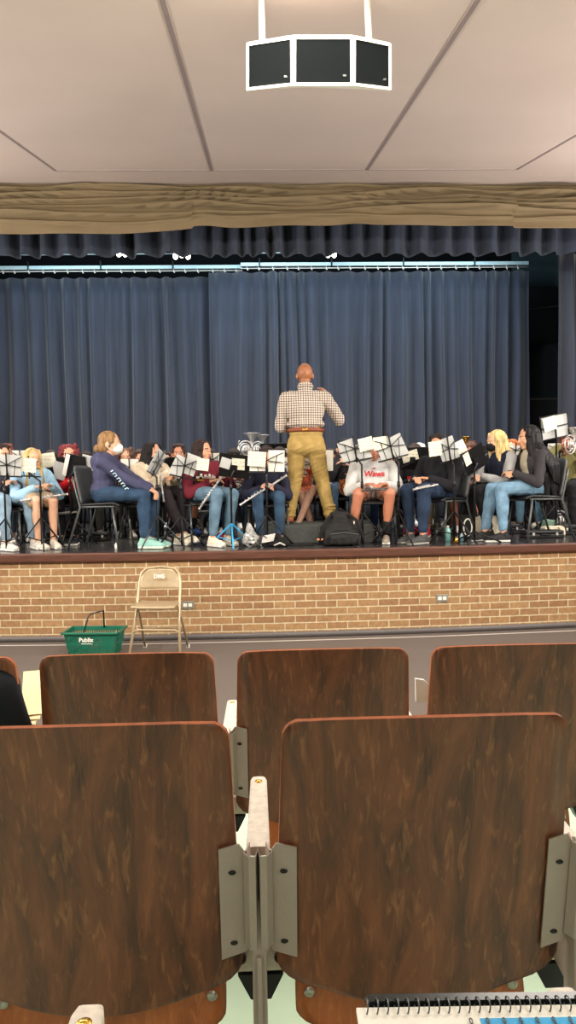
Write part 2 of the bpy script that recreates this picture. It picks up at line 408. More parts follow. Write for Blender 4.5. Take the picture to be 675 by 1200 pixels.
o = MB().grid(drp, 16, 16).build('folded_drop_cloth', mat('drop_cloth', srgb(26, 42, 50), 0.85)); solid(o, 0.01); tag(o, 'dark teal cloth hanging in folds behind the gap in the curtains', 'cloth')
q_ = P(636, 467.5, 13.0); t_ = thing('stage_flat', 'low black flat with a grey top rail standing in the dark gap', 'stage flat', (q_.x, 13.0, ZS)); MB().box((0, 0, (q_.z-ZS)/2), (1.1, 0.03, q_.z-ZS)).build('board', MDARKW, t_); MB().box((0, -0.01, q_.z-ZS), (0.5, 0.03, 0.02)).build('rail', MDGREY, t_)

# ------------------------------------------------------------------ speaker cluster on the ceiling
def speaker_cluster():
    Y = 3.62
    px = [290, 344, 413, 457]; top = [50.5, 42, 42, 51]; bot = [105.5, 99.5, 99.5, 105]; DT = 0.062
    base = P(378, 70, Y); t = thing('ceiling_speaker', 'white-framed black three-panel loudspeaker hanging from the ceiling', 'speaker', base)
    ys = [Y+0.11, Y, Y, Y+0.11]
    T = [P(px[i], top[i], ys[i]-DT)-base for i in range(4)]; B = [P(px[i], bot[i], ys[i]+DT)-base for i in range(4)]
    mw = mat('speaker_white', srgb(240, 236, 222), 0.4); mg = mat('speaker_grille', srgb(13, 17, 19), 0.9, var=0.3, vscale=300, bump=0.3, bscale=600, spec=0.1)
    mb = MB()
    back = V((0, 0.15, 0.09)); ctr = sum(T+B, V())/8
    bt = [ctr+(p-ctr)*0.88+back for p in T]; bb = [ctr+(p-ctr)*0.88+back for p in B]
    mb.poly([T[0], T[1], T[2], T[3], bt[3], bt[0]], 0.004, V((0, 0, 1)))
    mb.poly([B[0], B[1], B[2], B[3], bb[3], bb[0]], 0.004, V((0, 0, -1)))
    mb.poly([T[0], bt[0], bb[0], B[0]], 0.004, V((-1, 0, 0))); mb.poly([T[3], bt[3], bb[3], B[3]], 0.004, V((1, 0, 0)))
    mb.build('cabinet', mw, t)
    for i in range(3):
        a, b, c, d = T[i], T[i+1], B[i+1], B[i]; n = (b-a).cross(d-a).normalized(); n = -n if n.y > 0 else n
        fr = 0.011
        ux = (b-a).normalized(); uz = (a-d).normalized()
        ia, ib, ic, idd = a+ux*fr-uz*fr, b-ux*fr-uz*fr, c-ux*fr+uz*fr, d+ux*fr+uz*fr
        mb = MB()
        for q in ((a, b, ib, ia), (b, c, ic, ib), (c, d, idd, ic), (d, a, ia, idd)): mb.poly(q, 0.012, n)
        mb.build('front_frame', mw, t)
        MB().poly([ia, ib, ic, idd], 0.004, n).build('grille', mg, t)
        bd = ic-ux*0.03+uz*0.03+n*0.006
        MB().box(bd, (0.016, 0.004, 0.009)).build('badge', MDGREY, t)
    for k, x in enumerate((-0.285, 0.235)):
        mb = MB(); mb.tube([(x, 0.08, 0.13), (x, 0.14, ceilz(Y+0.14)-base.z)], 0.016, n=10); mb.build('hanging_rod', mat('rod_paint', srgb(168, 154, 144), 0.6), t)
speaker_cluster()
# outlets on the brick
def outlet(px, py, label):
    p = P(px, py, 7); x = p.x
    for _ in range(4): p = P(px, py, yw(p.x)-0.008)
    t = thing('wall_outlet', label, 'outlet', p)
    MB().box((0, 0, 0), (0.118, 0.012, 0.075), bev=0.003).build('cover_plate', mat('outlet_plate', srgb(150, 148, 138), 0.4, 0.4), t)
    for s in (-1, 1): MB().box((s*0.024, -0.008, 0), (0.036, 0.006, 0.032), bev=0.004).build('socket', MPAPER, t)
outlet(220, 709, 'small electrical outlet on the brick behind the folding chair')
outlet(518, 701, 'small electrical outlet on the brick to the right of the podium')
# ================================================================== HOUSE SEATS
def wood(name, dark, light, fleck, rough):
    m = bpy.data.materials.new(name); m.use_nodes = True; nt = m.node_tree; b = nt.nodes['Principled BSDF']
    tc = nt.nodes.new('ShaderNodeTexCoord'); mp = nt.nodes.new('ShaderNodeMapping'); mp.inputs['Scale'].default_value = (15, 15, 1.5); nt.links.new(tc.outputs['Object'], mp.inputs[0])
    n = nt.nodes.new('ShaderNodeTexNoise'); n.inputs['Scale'].default_value = 1.2; n.inputs['Detail'].default_value = 10; n.inputs['Roughness'].default_value = 0.65; n.inputs['Distortion'].default_value = 0.9; nt.links.new(mp.outputs[0], n.inputs['Vector'])
    r = nt.nodes.new('ShaderNodeValToRGB'); e = r.color_ramp.elements
    e[0].position = 0.3; e[0].color = (*srgb(*dark), 1); e[1].position = 0.72; e[1].color = (*srgb(*light), 1)
    nt.links.new(n.outputs['Fac'], r.inputs[0])
    mp2 = nt.nodes.new('ShaderNodeMapping'); mp2.inputs['Scale'].default_value = (80, 80, 5); nt.links.new(tc.outputs['Object'], mp2.inputs[0])
    n2 = nt.nodes.new('ShaderNodeTexNoise'); n2.inputs['Scale'].default_value = 1.0; n2.inputs['Detail'].default_value = 3; n2.inputs['Distortion'].default_value = 1.0; nt.links.new(mp2.outputs[0], n2.inputs['Vector'])
    r2 = nt.nodes.new('ShaderNodeValToRGB'); f = r2.color_ramp.elements; f[0].position = 0.55; f[0].color = (0, 0, 0, 1); f[1].position = 0.75; f[1].color = (1, 1, 1, 1)
    nt.links.new(n2.outputs['Fac'], r2.inputs[0])
    mx = nt.nodes.new('ShaderNodeMixRGB'); mx.inputs[2].default_value = (*srgb(*fleck), 1)
    mul = nt.nodes.new('ShaderNodeMath'); mul.operation = 'MULTIPLY'; mul.inputs[1].default_value = 0.55; nt.links.new(r2.outputs[0], mul.inputs[0]); nt.links.new(mul.outputs[0], mx.inputs[0])
    nt.links.new(r.outputs[0], mx.inputs[1]); nt.links.new(mx.outputs[0], b.inputs['Base Color'])
    b.inputs['Roughness'].default_value = rough; b.inputs['Coat Weight'].default_value = 0.15; b.inputs['Coat Roughness'].default_value = 0.3
    return m
MWOOD = wood('seat_walnut', (58, 32, 22), (138, 82, 52), (166, 112, 70), 0.38)
MEDGE = wood('seat_ply_edge', (120, 62, 30), (178, 100, 56), (200, 130, 80), 0.35)
MPAN = wood('seat_pan_wood', (140, 72, 28), (190, 108, 48), (205, 130, 66), 0.3)
MGREIGE = mat('seat_casting_paint', srgb(166, 152, 142), 0.45, var=0.06, vscale=6, bump=0.1, bscale=120)
MARM = mat('armrest_paint', srgb(206, 198, 184), 0.55, var=0.10, vscale=60, bump=0.25, bscale=90)
MRIVET = mat('rivet_steel', srgb(176, 174, 166), 0.3, 0.9)
PITCH = 0.59
def seat_outline(n=10):
    "half-dimension outline of the back panel, x right z up, starting bottom middle"
    pts = []
    wt, wb, h = 0.250, 0.264, 0.570
    r = 0.035
    top = []
    for k in range(n+1):                       # top edge left->right
        u = -1+2*k/n; top.append(((wt-r)*u, h+0.006*(1-u*u)))
    cr = [((wt-r)+r*math.sin(a), h-r+r*math.cos(a)) for a in [PI/2*k/5 for k in range(1, 6)]]
    rt = cr
    rb = 0.06; side = [(wt+(wb-wt)*k/4, h-r-(h-r-0.15)*k/4) for k in range(1, 5)]
    low = [(wb-rb+rb*math.cos(a)*1.0-0.004*k, 0.088-rb*0.85*math.sin(a)) for k, a in enumerate([PI/2*k/5 for k in range(0, 6)])]
    bot = []
    x0, z0 = low[-1]
    for k in range(1, n): bot.append((x0-2*x0*k/n, z0-0.036*(1-(1-2*k/n)**2)))
    right = rt+side+low
    left = [(-x, z) for x, z in reversed(right)]
    return top+right+bot+left
def panel(outline, thick, curve, lean, mats, name, parent, off=(0, 0, 0), nseg=14, flip=1):
    "curved plywood panel filled row by row between the outline's left and right"
    zs = sorted({round(z, 5) for x, z in outline}); zmin, zmax = zs[0], zs[-1]
    def half(z):
        best = 0.0; n = len(outline)
        for i in range(n):
            (x1, z1), (x2, z2) = outline[i], outline[(i+1) % n]
            if (z1-z)*(z2-z) <= 0 and z1 != z2:
                x = x1+(x2-x1)*(z-z1)/(z2-z1); best = max(best, x)
        return best
    # sample rows, denser near ends
    rows = [zmin+(zmax-zmin)*(0.5-0.5*math.cos(PI*k/40)) for k in range(41)]
    mb = MB()
    def pt(u, v, side):
        z = rows[int(round(v*40))]; hw = max(half(min(max(z, zmin+1e-5), zmax-1e-5)), 0.002); x = hw*(2*u-1)
        y = curve*(1-(x/0.27)**2) - lean*z
        return V((x+off[0], -y*flip + (thick if side else 0)+off[1], z+off[2]))
    f0 = [[mb.b.verts.new(pt(i/nseg, j/40, 0)) for j in range(41)] for i in range(nseg+1)]
    f1 = [[mb.b.verts.new(pt(i/nseg, j/40, 1)) for j in range(41)] for i in range(nseg+1)]
    for i in range(nseg):
        for j in range(40):
            a = mb.b.faces.new((f0[i][j], f0[i+1][j], f0[i+1][j+1], f0[i][j+1])); a.smooth = True
            a = mb.b.faces.new((f1[i][j], f1[i][j+1], f1[i+1][j+1], f1[i+1][j])); a.smooth = True
    def wall(a0, a1, b0, b1):
        f = mb.b.faces.new((a0, a1, b1, b0)); f.material_index = 1
    for i in range(nseg): wall(f0[i][0], f0[i+1][0], f1[i][0], f1[i+1][0]); wall(f0[i][40], f0[i+1][40], f1[i][40], f1[i+1][40])
    for j in range(40): wall(f0[0][j], f0[0][j+1], f1[0][j], f1[0][j+1]); wall(f0[nseg][j], f0[nseg][j+1], f1[nseg][j], f1[nseg][j+1])
    return mb.build(name, mats, parent)
OUT = seat_outline()
PANOUT = [(x*0.86, z*0.6) for x, z in OUT]
def make_seat(label, loc):
    t = thing('auditorium_seat', label, 'auditorium seat', loc, group=None)
    # local: origin on the floor, x centre of the seat; back panel bottom at z = .375
    panel(OUT, 0.014, 0.028, -0.18, [MWOOD, MEDGE], 'backrest', t, off=(0, 0.111, 0.297), flip=1)
    panel(PANOUT, 0.016, 0.02, 0.25, [MPAN, MEDGE], 'seat_pan', t, off=(0.0, 0.155, 0.186))
    for s in (-1, 1):
        MB().ell((s*0.2, 0.158, 0.277), (0.011, 0.006, 0.011)).build('rivet', MRIVET, t)
    # wing brackets on the rear of the backrest
    for s in (-1, 1):
        mb = MB()
        def q(x, z): return V((s*x, 0.115-0.028*(1-(x/0.27)**2)-0.18*(z-0.272)-0.003, z))
        outl = [(0.226, 0.402), (0.272, 0.412), (0.272, 0.618), (0.262, 0.634), (0.226, 0.628)]
        mb.poly([q(*k) for k in outl], 0.004, V((0, -1, 0)))
        outl2 = [(0.272, 0.415), (0.272, 0.618)]
        a, b = q(*outl2[0]), q(*outl2[1])
        e = V((s*0.006, 0.03, 0)); mb.poly([a, b, b+e, a+e], 0.003, V((s, 0, 0)))
        mb.build('bracket_wing', MGREIGE, t)
        for z in (0.435, 0.58): MB().ell(q(0.249, z)+V((0, -0.005, 0)), (0.007, 0.004, 0.004)).build('screw', MBLACK, t)
    return t
def make_stanchion(label, loc):
    t = thing('seat_stanchion', label, 'seat support', loc)
    mb = MB()
    mb.box((0, 0.085, 0.26), (0.026, 0.05, 0.52), bev=0.003)
    mb.build('post', MGREIGE, t)
    mb = MB()                                   # pressed channel behind the seats
    for s in (-1, 1):
        prof = [(0.0, 0.028), (0.004, 0.0), (0.016, 0.0), (0.026, 0.018)]
        zz = [(0.43, 0), (0.62, 0.034)]
        for k in range(3):
            (x1, y1), (x2, y2) = prof[k], prof[k+1]
            P4 = [V((s*x1, 0.06+y1-0.0, zz[0][0])), V((s*x2, 0.06+y2, zz[0][0])), V((s*x2, 0.06+y2-zz[1][1], zz[1][0])), V((s*x1, 0.06+y1-zz[1][1], zz[1][0]))]
            mb.poly(P4, 0.003, V((0, -1, 0)))
    mb.build('back_channel', MGREIGE, t)
    # armrest: long tapered cap
    def arm(u, v):
        a = 2*PI*u; y = 0.125+0.30*v; hw = 0.0225-0.0042*v; hh = 0.011
        cx, cz = math.cos(a), math.sin(a); k = (abs(cx)**6+abs(cz)**6)**(-1/6)
        e = 1.0 if 0.02 < v < 0.98 else 0.8
        return V((cx*k*hw*e, y, 0.578+cz*k*hh*e+0.012*v))
    mb = MB(); mb.grid(arm, 24, 20)
    for v in (0, 1):
        mb.b.faces.new([mb.b.verts.new(arm(k/24, v)) for k in range(24)])
    mb.build('armrest', MARM, t)
    mb = MB(); mb.tube([(-0.004, 0.395, 0.599), (0.004, 0.395, 0.599)], 0.005); mb.ell((0, 0.395, 0.6005), (0.0085, 0.008, 0.002)); mb.build('screw_plate', MBRASS, t)
    MB().box((0, 0.2, 0.535), (0.008, 0.20, 0.07)).build('arm_web', MGREIGE, t)
    mb = MB(); mb.poly([V((-0.004, 0.05, 0.30)), V((-0.004, 0.33, 0.33)), V((-0.004, 0.33, 0.39)), V((-0.004, 0.05, 0.42))], 0.008, V((1, 0, 0))); mb.build('seat_arm_casting', MGREIGE, t)
    mb = MB(); mb.box((0, 0.2, 0.335), (0.12, 0.04, 0.06), bev=0.006); mb.build('hinge_casting', MARM, t)
    for s in (-1, 1): MB().ell((s*0.038, 0.172, 0.34), (0.011, 0.012, 0.011)).build('hinge_bolt', MBLACK, t)
    mb = MB(); mb.poly([V((-0.045, 0.18, 0.30)), V((0.045, 0.18, 0.30)), V((0.02, 0.18, 0.25)), V((-0.02, 0.18, 0.25))], 0.05, V((0, 1, 0))); mb.build('hinge_stop', MBLACKP, t)
    mb = MB(); mb.box((0, 0.12, 0.012), (0.07, 0.24, 0.02), bev=0.006); mb.build('foot_plate', MGREIGE, t)
    return t
R1Y, R2Y, R0Y = 1.245, 2.125, 0.42
def row(Y, xpost, ks, lab, slab, PITCH=0.59):
    fz = floorz(Y+0.1)
    for k in ks:
        make_seat(lab[k], (xpost+PITCH*(k+0.5), Y, fz))
    for k in slab: make_stanchion(slab[k], (xpost+PITCH*k, Y, fz))
x1 = P(304, 1100, 1.33).x
row(R1Y, x1, (-1, 0), {-1: 'walnut auditorium seat back in the nearest row, the left one', 0: 'walnut auditorium seat back in the nearest row, the right one'},
    {-1: 'painted steel seat support in the nearest row, off the left side', 0: 'greige seat support with white armrest between the two nearest seats', 1: 'greige seat support at the right edge of the nearest row'})
x2 = P(268, 900, 2.2).x
row(R2Y, x2, (-1, 0, 1), {-1: 'dark walnut seat back in the second row, beside the black jacket', 0: 'dark walnut seat back in the second row, the middle one below the conductor', 1: 'dark walnut seat back in the second row, cut off at the right edge'},
    {-1: 'seat support with armrest beside the black jacket', 0: 'seat support with white armrest between the left and middle second-row seats', 1: 'seat support with white armrest between the middle and right second-row seats', 2: 'seat support off the right end of the second row'}, 0.568)
make_seat('walnut auditorium seat in the second row under the black jacket', (x2+0.568*-1.5, R2Y, floorz(R2Y+0.1)))
for px, py, lab in ((106, 1176, 'white armrest end in the bottom left corner, with brass plate'), (657, 1156, 'pale armrest end peeking over the notebook at the lower right')):
    p = P(px, py, 0.82); make_stanchion(lab, (p.x, 0.82-0.425, p.z-0.60))

# jacket on the seat at left
def jacket():
    mb = MB(); c = P(-20, 830, R2Y+0.02)
    f = lambda dx, dz, dy=0: c+V((dx, dy, dz))
    mb.cap(f(-0.16, 0.02), f(0.03, 0.05, 0.01), 0.10, 0.075); mb.cap(f(0.03, 0.05, 0.01), f(0.10, -0.1, 0.0), 0.07, 0.055); mb.cap(f(0.10, -0.1), f(0.10, -0.35, 0), 0.055, 0.05)
    mb.cap(f(-0.16, 0.02), f(-0.12, -0.35), 0.10, 0.13); mb.cap(f(-0.02, 0.0), f(0, -0.35), 0.1, 0.12)
    o = blob(mb, 'draped_jacket', fab(14, 18, 24), None, 0.012, 6, amp=0.006, nsc=(7, 7, 3)); tag(o, 'black jacket draped over the seat at the left edge', 'jacket')
jacket()
# papers on the armrests
p = P(37, 815, 2.4)
for k in range(3):
    o = MB().box(p+V((0.0, 0.01*k, 0.012*k-0.02)), (0.07, 0.2, 0.006), M=Matrix.Rotation(0.12*k, 3, 'Z')@Matrix.Rotation(0.5, 3, 'X')).build('loose_paper', mat('aged_paper', srgb(222, 204, 160), 0.8))
    tag(o, 'yellowed paper lying on the armrest beside the black jacket', 'paper', 'papers on the left armrest')
p = P(497, 812, 2.5)
o = MB().poly([p+V(k) for k in ((-0.028, 0, -0.03), (0.032, 0, -0.03), (0.026, 0, 0.02), (0.0, 0, 0.045), (-0.03, 0, 0.05))], 0.01, V((0, 1, 0))).build('crumpled_tissue', MPAPER); tag(o, 'white folded paper standing on the armrest between second-row seats', 'paper')
# notebook at bottom right, lying open on the lap
def notebook():
    a = P(417, 1176, 0.60); b = P(690, 1172, 0.60); ux = (b-a).normalized(); ln = 0.24
    dn = V((0, -0.18, -0.035)); uy = dn.normalized(); n = ux.cross(-uy).normalized(); n = n if n.z > 0 else -n
    t = thing('spiral_notebook', 'open white spiral notebook with blue writing at the bottom right', 'notebook', a)
    M = Matrix((ux, -uy, n)).transposed()
    w_ = (b-a).length+0.03
    def bx(name, x0, x1, y0, y1, z0, z1, m): return MB().box(M@V(((x0+x1)/2, -(y0+y1)/2, (z0+z1)/2)), (abs(x1-x0), abs(y1-y0), abs(z1-z0)), M=M).build(name, m, t)
    bx('back_cover', 0.012, w_, -0.008, 0.19, -0.010, -0.004, MBLACKP)
    bx('page', 0, w_, 0.004, 0.19, -0.004, 0.0, MPAPER)
    bx('blue_band', 0.1, w_, 0.016, 0.023, 0.0, 0.0006, mat('blue_print', srgb(70, 170, 225), 0.7))
    bx('clear_cover', 0.01, w_, -0.007, 0.0, -0.004, 0.002, mat('dark_clip', srgb(30, 34, 34), 0.2))
    mb = MB(); x = 0.008
    while x < w_-0.005:
        c = M@V((x, -0.004, 0)); mb.tube([c+M@V((0.0012*math.sin(q), 0.0065*math.cos(q), 0.005*math.sin(q)+0.001)) for q in [2*PI*k/10 for k in range(10)]], 0.0007, n=5, closed=True); x += 0.0085
    mb.build('wire_spiral', MDGREY, t)
    mb = MB(); xs_ = [0.085+0.0012*k for k in range(int((w_-0.09)/0.0012))]
    mb.tube([M@V((x+0.004*math.sin(k*0.55), -0.022-0.005*math.cos(k*0.55)-0.0, 0.002)) for k, x in enumerate(xs_)], 0.0006, n=4); mb.build('loose_wire', MDGREY, t)
notebook()

# ------------------------------------------------------------------ folding chair on the floor
def folding_chair():
    base = PZ(181, 772, 0.0); Yc = base.y; t = thing('folding_chair', 'beige metal folding chair standing on the floor before the brick wall', 'chair', base, math.radians(-7))
    mm = mat('chair_beige', srgb(176, 158, 128), 0.32, 0.25, var=0.05)
    # front legs run up into back posts
    for s in (-1, 1):
        MB().tube([(s*0.225, -0.0, 0.0), (s*0.195, 0.12, 0.33), (s*0.19, 0.17, 0.45), (s*0.185, 0.24, 0.64), (s*0.17, 0.26, 0.71), (s*0.13, 0.27, 0.75), (s*0.03, 0.272, 0.763), (0, 0.272, 0.763)], 0.0125, n=10).build('front_leg', mm, t)
        MB().tube([(s*0.20, 0.42, 0.0), (s*0.19, 0.26, 0.28), (s*0.185, 0.13, 0.45)], 0.011, n=10).build('rear_leg', mm, t)
        for y, z, x in ((0.0, 0.008, 0.225), (0.42, 0.008, 0.2)): MB().tube([(s*x, y, 0), (s*x, y, 0.03)], 0.017, n=10).build('foot_cap', MWHITE, t)
    def seat(u, v):
        x = (u-0.5)*0.38; y = -0.03+0.33*v; e = (abs(2*u-1))**4; return V((x*(1-0.03*v), y, 0.455-0.012*(v)+0.006*e-0.012*(1-v)**4))
    solid(MB().grid(seat, 16, 12).build('seat', mm, t), 0.02)
    def bk(u, v):
        x = (u-0.5)*0.36*(1-0.18*v**4); z = 0.575+0.18*v-0.05*v*(2*u-1)**4; y = 0.235+0.035*v+0.03*(1-(2*u-1)**2)-0.02; return V((x, y, z))
    solid(MB().grid(bk, 18, 10).build('backrest', mm, t), 0.006)
    MB().tube([(-0.205, 0.07, 0.21), (-0.17, 0.075, 0.235), (0.17, 0.075, 0.235), (0.205, 0.07, 0.21)], 0.009, n=8).build('front_crossbar', mm, t)
    MB().tube([(-0.19, 0.32, 0.18), (-0.15, 0.318, 0.20), (0.15, 0.318, 0.20), (0.19, 0.32, 0.18)], 0.008, n=8).build('rear_crossbar', mm, t)
    textmesh('stencil', 'DMS', 0.05, 0.001, MPAPER, t, Matrix.Translation((0, 0.21, 0.685)) @ Matrix.Rotation(PI/2, 4, 'X'), bold=0.001)
folding_chair()
# ------------------------------------------------------------------ green shopping basket
def basket():
    base = PZ(112, 765, 0.0); t = thing('shopping_basket', 'dark green plastic shopping basket on the floor beside the folding chair', 'basket', base, math.radians(-4))
    mg = mat('green_plastic', srgb(18, 104, 82), 0.4)
    Wt, Wb, D, H = 0.235, 0.195, 0.14, 0.205
    def side(a, b, name, n, hsc=(1, 1), parent=t, panelx=None):
        mb = MB(); a, b = V(a), V(b); tot = 1.0
        A0, B0 = a, b
        def q(u, v):
            cx = A0+(B0-A0)*u; k = 0.84+0.16*v; return V((cx.x*k, cx.y*k, v*H))
        for (v0, v1) in ((0, 0.08), (0.5, 0.58), (0.86, 1.0)): mb.poly([q(0, v0), q(1, v0), q(1, v1), q(0, v1)], 0.004, (b-a).cross(V((0, 0, 1))).normalized())
        for k in range(n+1):
            u0, u1 = max(0, (k-0.26)/n), min(1, (k+0.26)/n); mb.poly([q(u0, 0), q(u1, 0), q(u1, 0.9), q(u0, 0.9)], 0.003, (b-a).cross(V((0, 0, 1))).normalized())
        if panelx: mb.poly([q(panelx[0], 0.5), q(panelx[1], 0.5), q(panelx[1], 0.9), q(panelx[0], 0.9)], 0.003, (b-a).cross(V((0, 0, 1))).normalized())
        mb.build(name, mg, t)
    side((-Wt, -D, 0), (Wt, -D, 0), 'front_wall', 22, panelx=(0.25, 0.58)); side((Wt, -D, 0), (Wt, D, 0), 'side_wall', 12); side((Wt, D, 0), (-Wt, D, 0), 'rear_wall', 22); side((-Wt, D, 0), (-Wt, -D, 0), 'side_wall', 12)
    MB().box((0, 0, 0.006), (Wt*2*0.84, D*2*0.84, 0.008)).build('bottom', mg, t)
    rim = [(-Wt-0.012, -D-0.012, H), (Wt+0.012, -D-0.012, H), (Wt+0.012, D+0.012, H), (-Wt-0.012, D+0.012, H)]
    mb = MB()
    for i in range(4):
        a, b = V(rim[i]), V(rim[(i+1) % 4]); mb.box((a+b)/2, (abs(b.x-a.x)+0.02, abs(b.y-a.y)+0.02, 0.018), bev=0.004)
    mb.build('rim', mg, t)
    MB().tube([(-0.06, -D, H), (-0.04, -0.06, H+0.13), (-0.03, -0.045, H+0.15), (0.06, 0.0, H+0.17), (0.075, 0.02, H+0.17), (0.045, D, H)], 0.007, n=8).build('handle', MBLACKP, t)
    textmesh('lettering', 'Publix', 0.052, 0.0008, MWHITE, t, Matrix.Translation((-0.04, -D*0.95-0.006, 0.145)) @ Matrix.Rotation(PI/2, 4, 'X'), bold=0.0018)
    for dz, ww in ((0.112, 0.10),): MB().box((-0.035, -D*0.93-0.008, dz), (ww, 0.002, 0.006)).build('small_print_line', MWHITE, t)
basket()
# ================================================================== PEOPLE
def Rx(a): return Matrix.Rotation(a, 3, 'X')
def Ry(a): return Matrix.Rotation(a, 3, 'Y')
def Rz(a): return Matrix.Rotation(a, 3, 'Z')
D = math.radians
def ik(sh, hand, l1, l2, hint):
    d = hand-sh; L = min(d.length, (l1+l2)*0.995); dn = d.normalized()
    a = (l1*l1-l2*l2+L*L)/(2*L); h = math.sqrt(max(0, l1*l1-a*a))
    hp = (hint-dn*hint.dot(dn)); hp = hp.normalized() if hp.length > 1e-5 else V((0, 0, -1))
    return sh+dn*a+hp*h, sh+dn*L
def hand(mb, wr, d, nrm, side, curl, s):
    "palm, four unequal bent fingers and a thumb from the side of the palm; nrm = the way the palm faces"
    d = d.normalized(); nrm = (nrm-d*nrm.dot(d)).normalized(); sd = d.cross(nrm)*side
    for k in range(4):
        o = sd*(0.028-0.0185*k)*s
        mb.cap(wr+o*0.5, wr+d*0.085*s+o, 0.014*s, 0.0115*s, n=8)
        ln = (0.036, 0.041, 0.038, 0.030)[k]*s
        p = wr+d*0.086*s+o; a = 0
        for j in range(3):
            a += curl*(0.9, 1.0, 0.7)[j]; dd = d*math.cos(a)+nrm*math.sin(a); q = p+dd*ln*(1, 0.72, 0.55)[j]
            mb.cap(p, q, (0.0095-0.001*j)*s, (0.0088-0.001*j)*s, n=8); p = q
    p = wr+d*0.02*s+sd*0.026*s; td = (sd*0.75+d*0.55+nrm*0.35).normalized()
    q = p+td*0.042*s; mb.cap(p, q, 0.013*s, 0.0105*s, n=8); td2 = (td+d*0.6+nrm*0.6*curl).normalized(); mb.cap(q, q+td2*0.032*s, 0.0105*s, 0.009*s, n=8)

SK1 = skin(226, 176, 150); SK2 = skin(206, 150, 120); SK3 = skin(160, 108, 80)
def person(label, px, Y, yaw, s=1.0, name='person', cat='person', lean=6, turn=0, side_lean=0, knees=None, ankles=None, hands=None, elbow=None,
           head=(0, 0), skinm=SK1, top=None, sleeve='long', bottom=None, legs='long', shoes=(235, 232, 225), sole=(240, 238, 230), socks=None, hair=None,
           mask=None, hood=False, stand=False, z0=None, detail=1, foot_yaw=(8, -8), palm=None, curl=0.55, collar=False, px_ref=None, build=1.0, hunch=0.0, extra=None, openjacket=None, headshift=(0,0,0), topnoise=0.006, htop=None):
    z0 = ZS if z0 is None else z0
    x = XA(px, Y, z0+0.6*s)
    t = thing(name, label, cat, (x, Y, z0), D(yaw))
    vox = (0.0075 if detail else 0.012)*s
    pel = V((0, 0, 0.555)) if not stand else V((0, 0, 0.82))
    tk = 1.0
    if htop is not None:
        hz = (P(px, htop, Y+ (0 if stand else -0.1)).z-z0)/s
        tk = (hz-pel.z-0.265)/(0.5*math.cos(D(lean))); tk = max(0.62, min(1.15, tk))
    Mt = Rz(D(turn)) @ Ry(D(side_lean)) @ Rx(D(lean))          # +x rotation tips the top toward -y (forward)
    up = Mt @ V((0, 0, 1))
    T = lambda x_, y_, z_: pel+Mt @ V((x_, y_, z_*tk))
    neck = T(0, 0.0-hunch, 0.50)
    hd = neck+V((0, -0.03, 0.135))+V(headshift); Mh = Rz(D(head[0])) @ Rx(D(head[1])) @ Matrix.Diagonal((1.07, 1.07, 1.07))
    H = lambda x_, y_, z_: hd+Mh @ V((x_, y_, z_))
    sz_ = 0.435 if not stand else 0.405
    sh = [T(-0.175*build, 0.01-hunch*0.7, sz_), T(0.175*build, 0.01-hunch*0.7, sz_)]
    hip = [pel+V((-0.09, 0, -0.01)), pel+V((0.09, 0, -0.01))]
    if stand:
        knees = knees or [(-0.13, -0.02, 0.50), (0.13, -0.02, 0.50)]; ankles = ankles or [(-0.16, 0.02, 0.08), (0.16, 0.02, 0.08)]
        hands = hands or [(-0.25, -0.1, 0.85), (0.25, -0.1, 0.85)]
    knees = [V(k) for k in (knees or [(-0.12, -0.43, 0.53), (0.12, -0.43, 0.53)])]
    ankles = [V(k) for k in (ankles or [(-0.12, -0.40, 0.085), (0.12, -0.40, 0.085)])]
    hands_ = [V(k) for k in (hands or [(-0.09, -0.30, 0.66), (0.09, -0.30, 0.66)])]
    el = elbow or [V((-0.7, 0.35, -0.8)), V((0.7, 0.35, -0.8))]
    E = []; Wr = []
    for i in (0, 1):
        e, wr_ = ik(sh[i], hands_[i], 0.285, 0.25, V(el[i])); E.append(e); Wr.append(wr_)
    bd = build
    # --- body, one continuous surface
    mb = MB()
    def torso(mb, k, g=0.0, low=0.0):
        mb.ell(T(0, 0.005-hunch*0.5, 0.30), ((0.158*bd+g), 0.112*bd+g, 0.19+g), Mt)
        mb.ell(T(0, 0, 0.14 if not (stand and low > 0) else 0.20), ((0.138*bd+g), 0.108*bd+g, (0.17+g*0.5) if not (stand and low > 0) else 0.13), Mt)
        mb.ell(T(0, 0.0, 0.02 if low <= 0 or not stand else 0.17), ((0.160*bd+g), 0.115*bd+g, (0.11-low) if not (stand and low > 0) else 0.05), Mt)
        mb.cap(sh[0]*0.88+sh[1]*0.12, sh[1]*0.88+sh[0]*0.12, 0.062+g)
        mb.cap(T(0, 0.01-hunch*0.8, 0.40), neck+V((0, 0, -0.0)), 0.085+g*0.5, 0.058+g*0.4)
    torso(mb, 1, -0.006)
    mb.cap(neck-up*0.03, H(0, 0.02, -0.05), 0.055, 0.052)
    # head
    mb.ell(H(0, 0.012, 0.025), (0.074, 0.093, 0.088), Mh); mb.ell(H(0, -0.024, -0.028), (0.060, 0.066, 0.082), Mh)
    mb.ell(H(0, -0.058, -0.083), (0.030, 0.026, 0.024), Mh); mb.cap(H(0, -0.088, 0.002), H(0, -0.106, -0.030), 0.008, 0.013, n=8)
    mb.cap(H(-0.032, -0.080, 0.020), H(0.032, -0.080, 0.020), 0.011, n=8)
    for q in (-1, 1):
        mb.ell(H(q*0.034, -0.060, -0.032), 0.026); mb.ell(H(q*0.076, 0.010, -0.010), (0.011, 0.019, 0.031), Mh @ Rz(q*0.35))
    mb.ell(H(0, -0.089, -0.056), (0.022, 0.010, 0.006), Mh); mb.ell(H(0, -0.087, -0.066), (0.018, 0.010, 0.006), Mh)
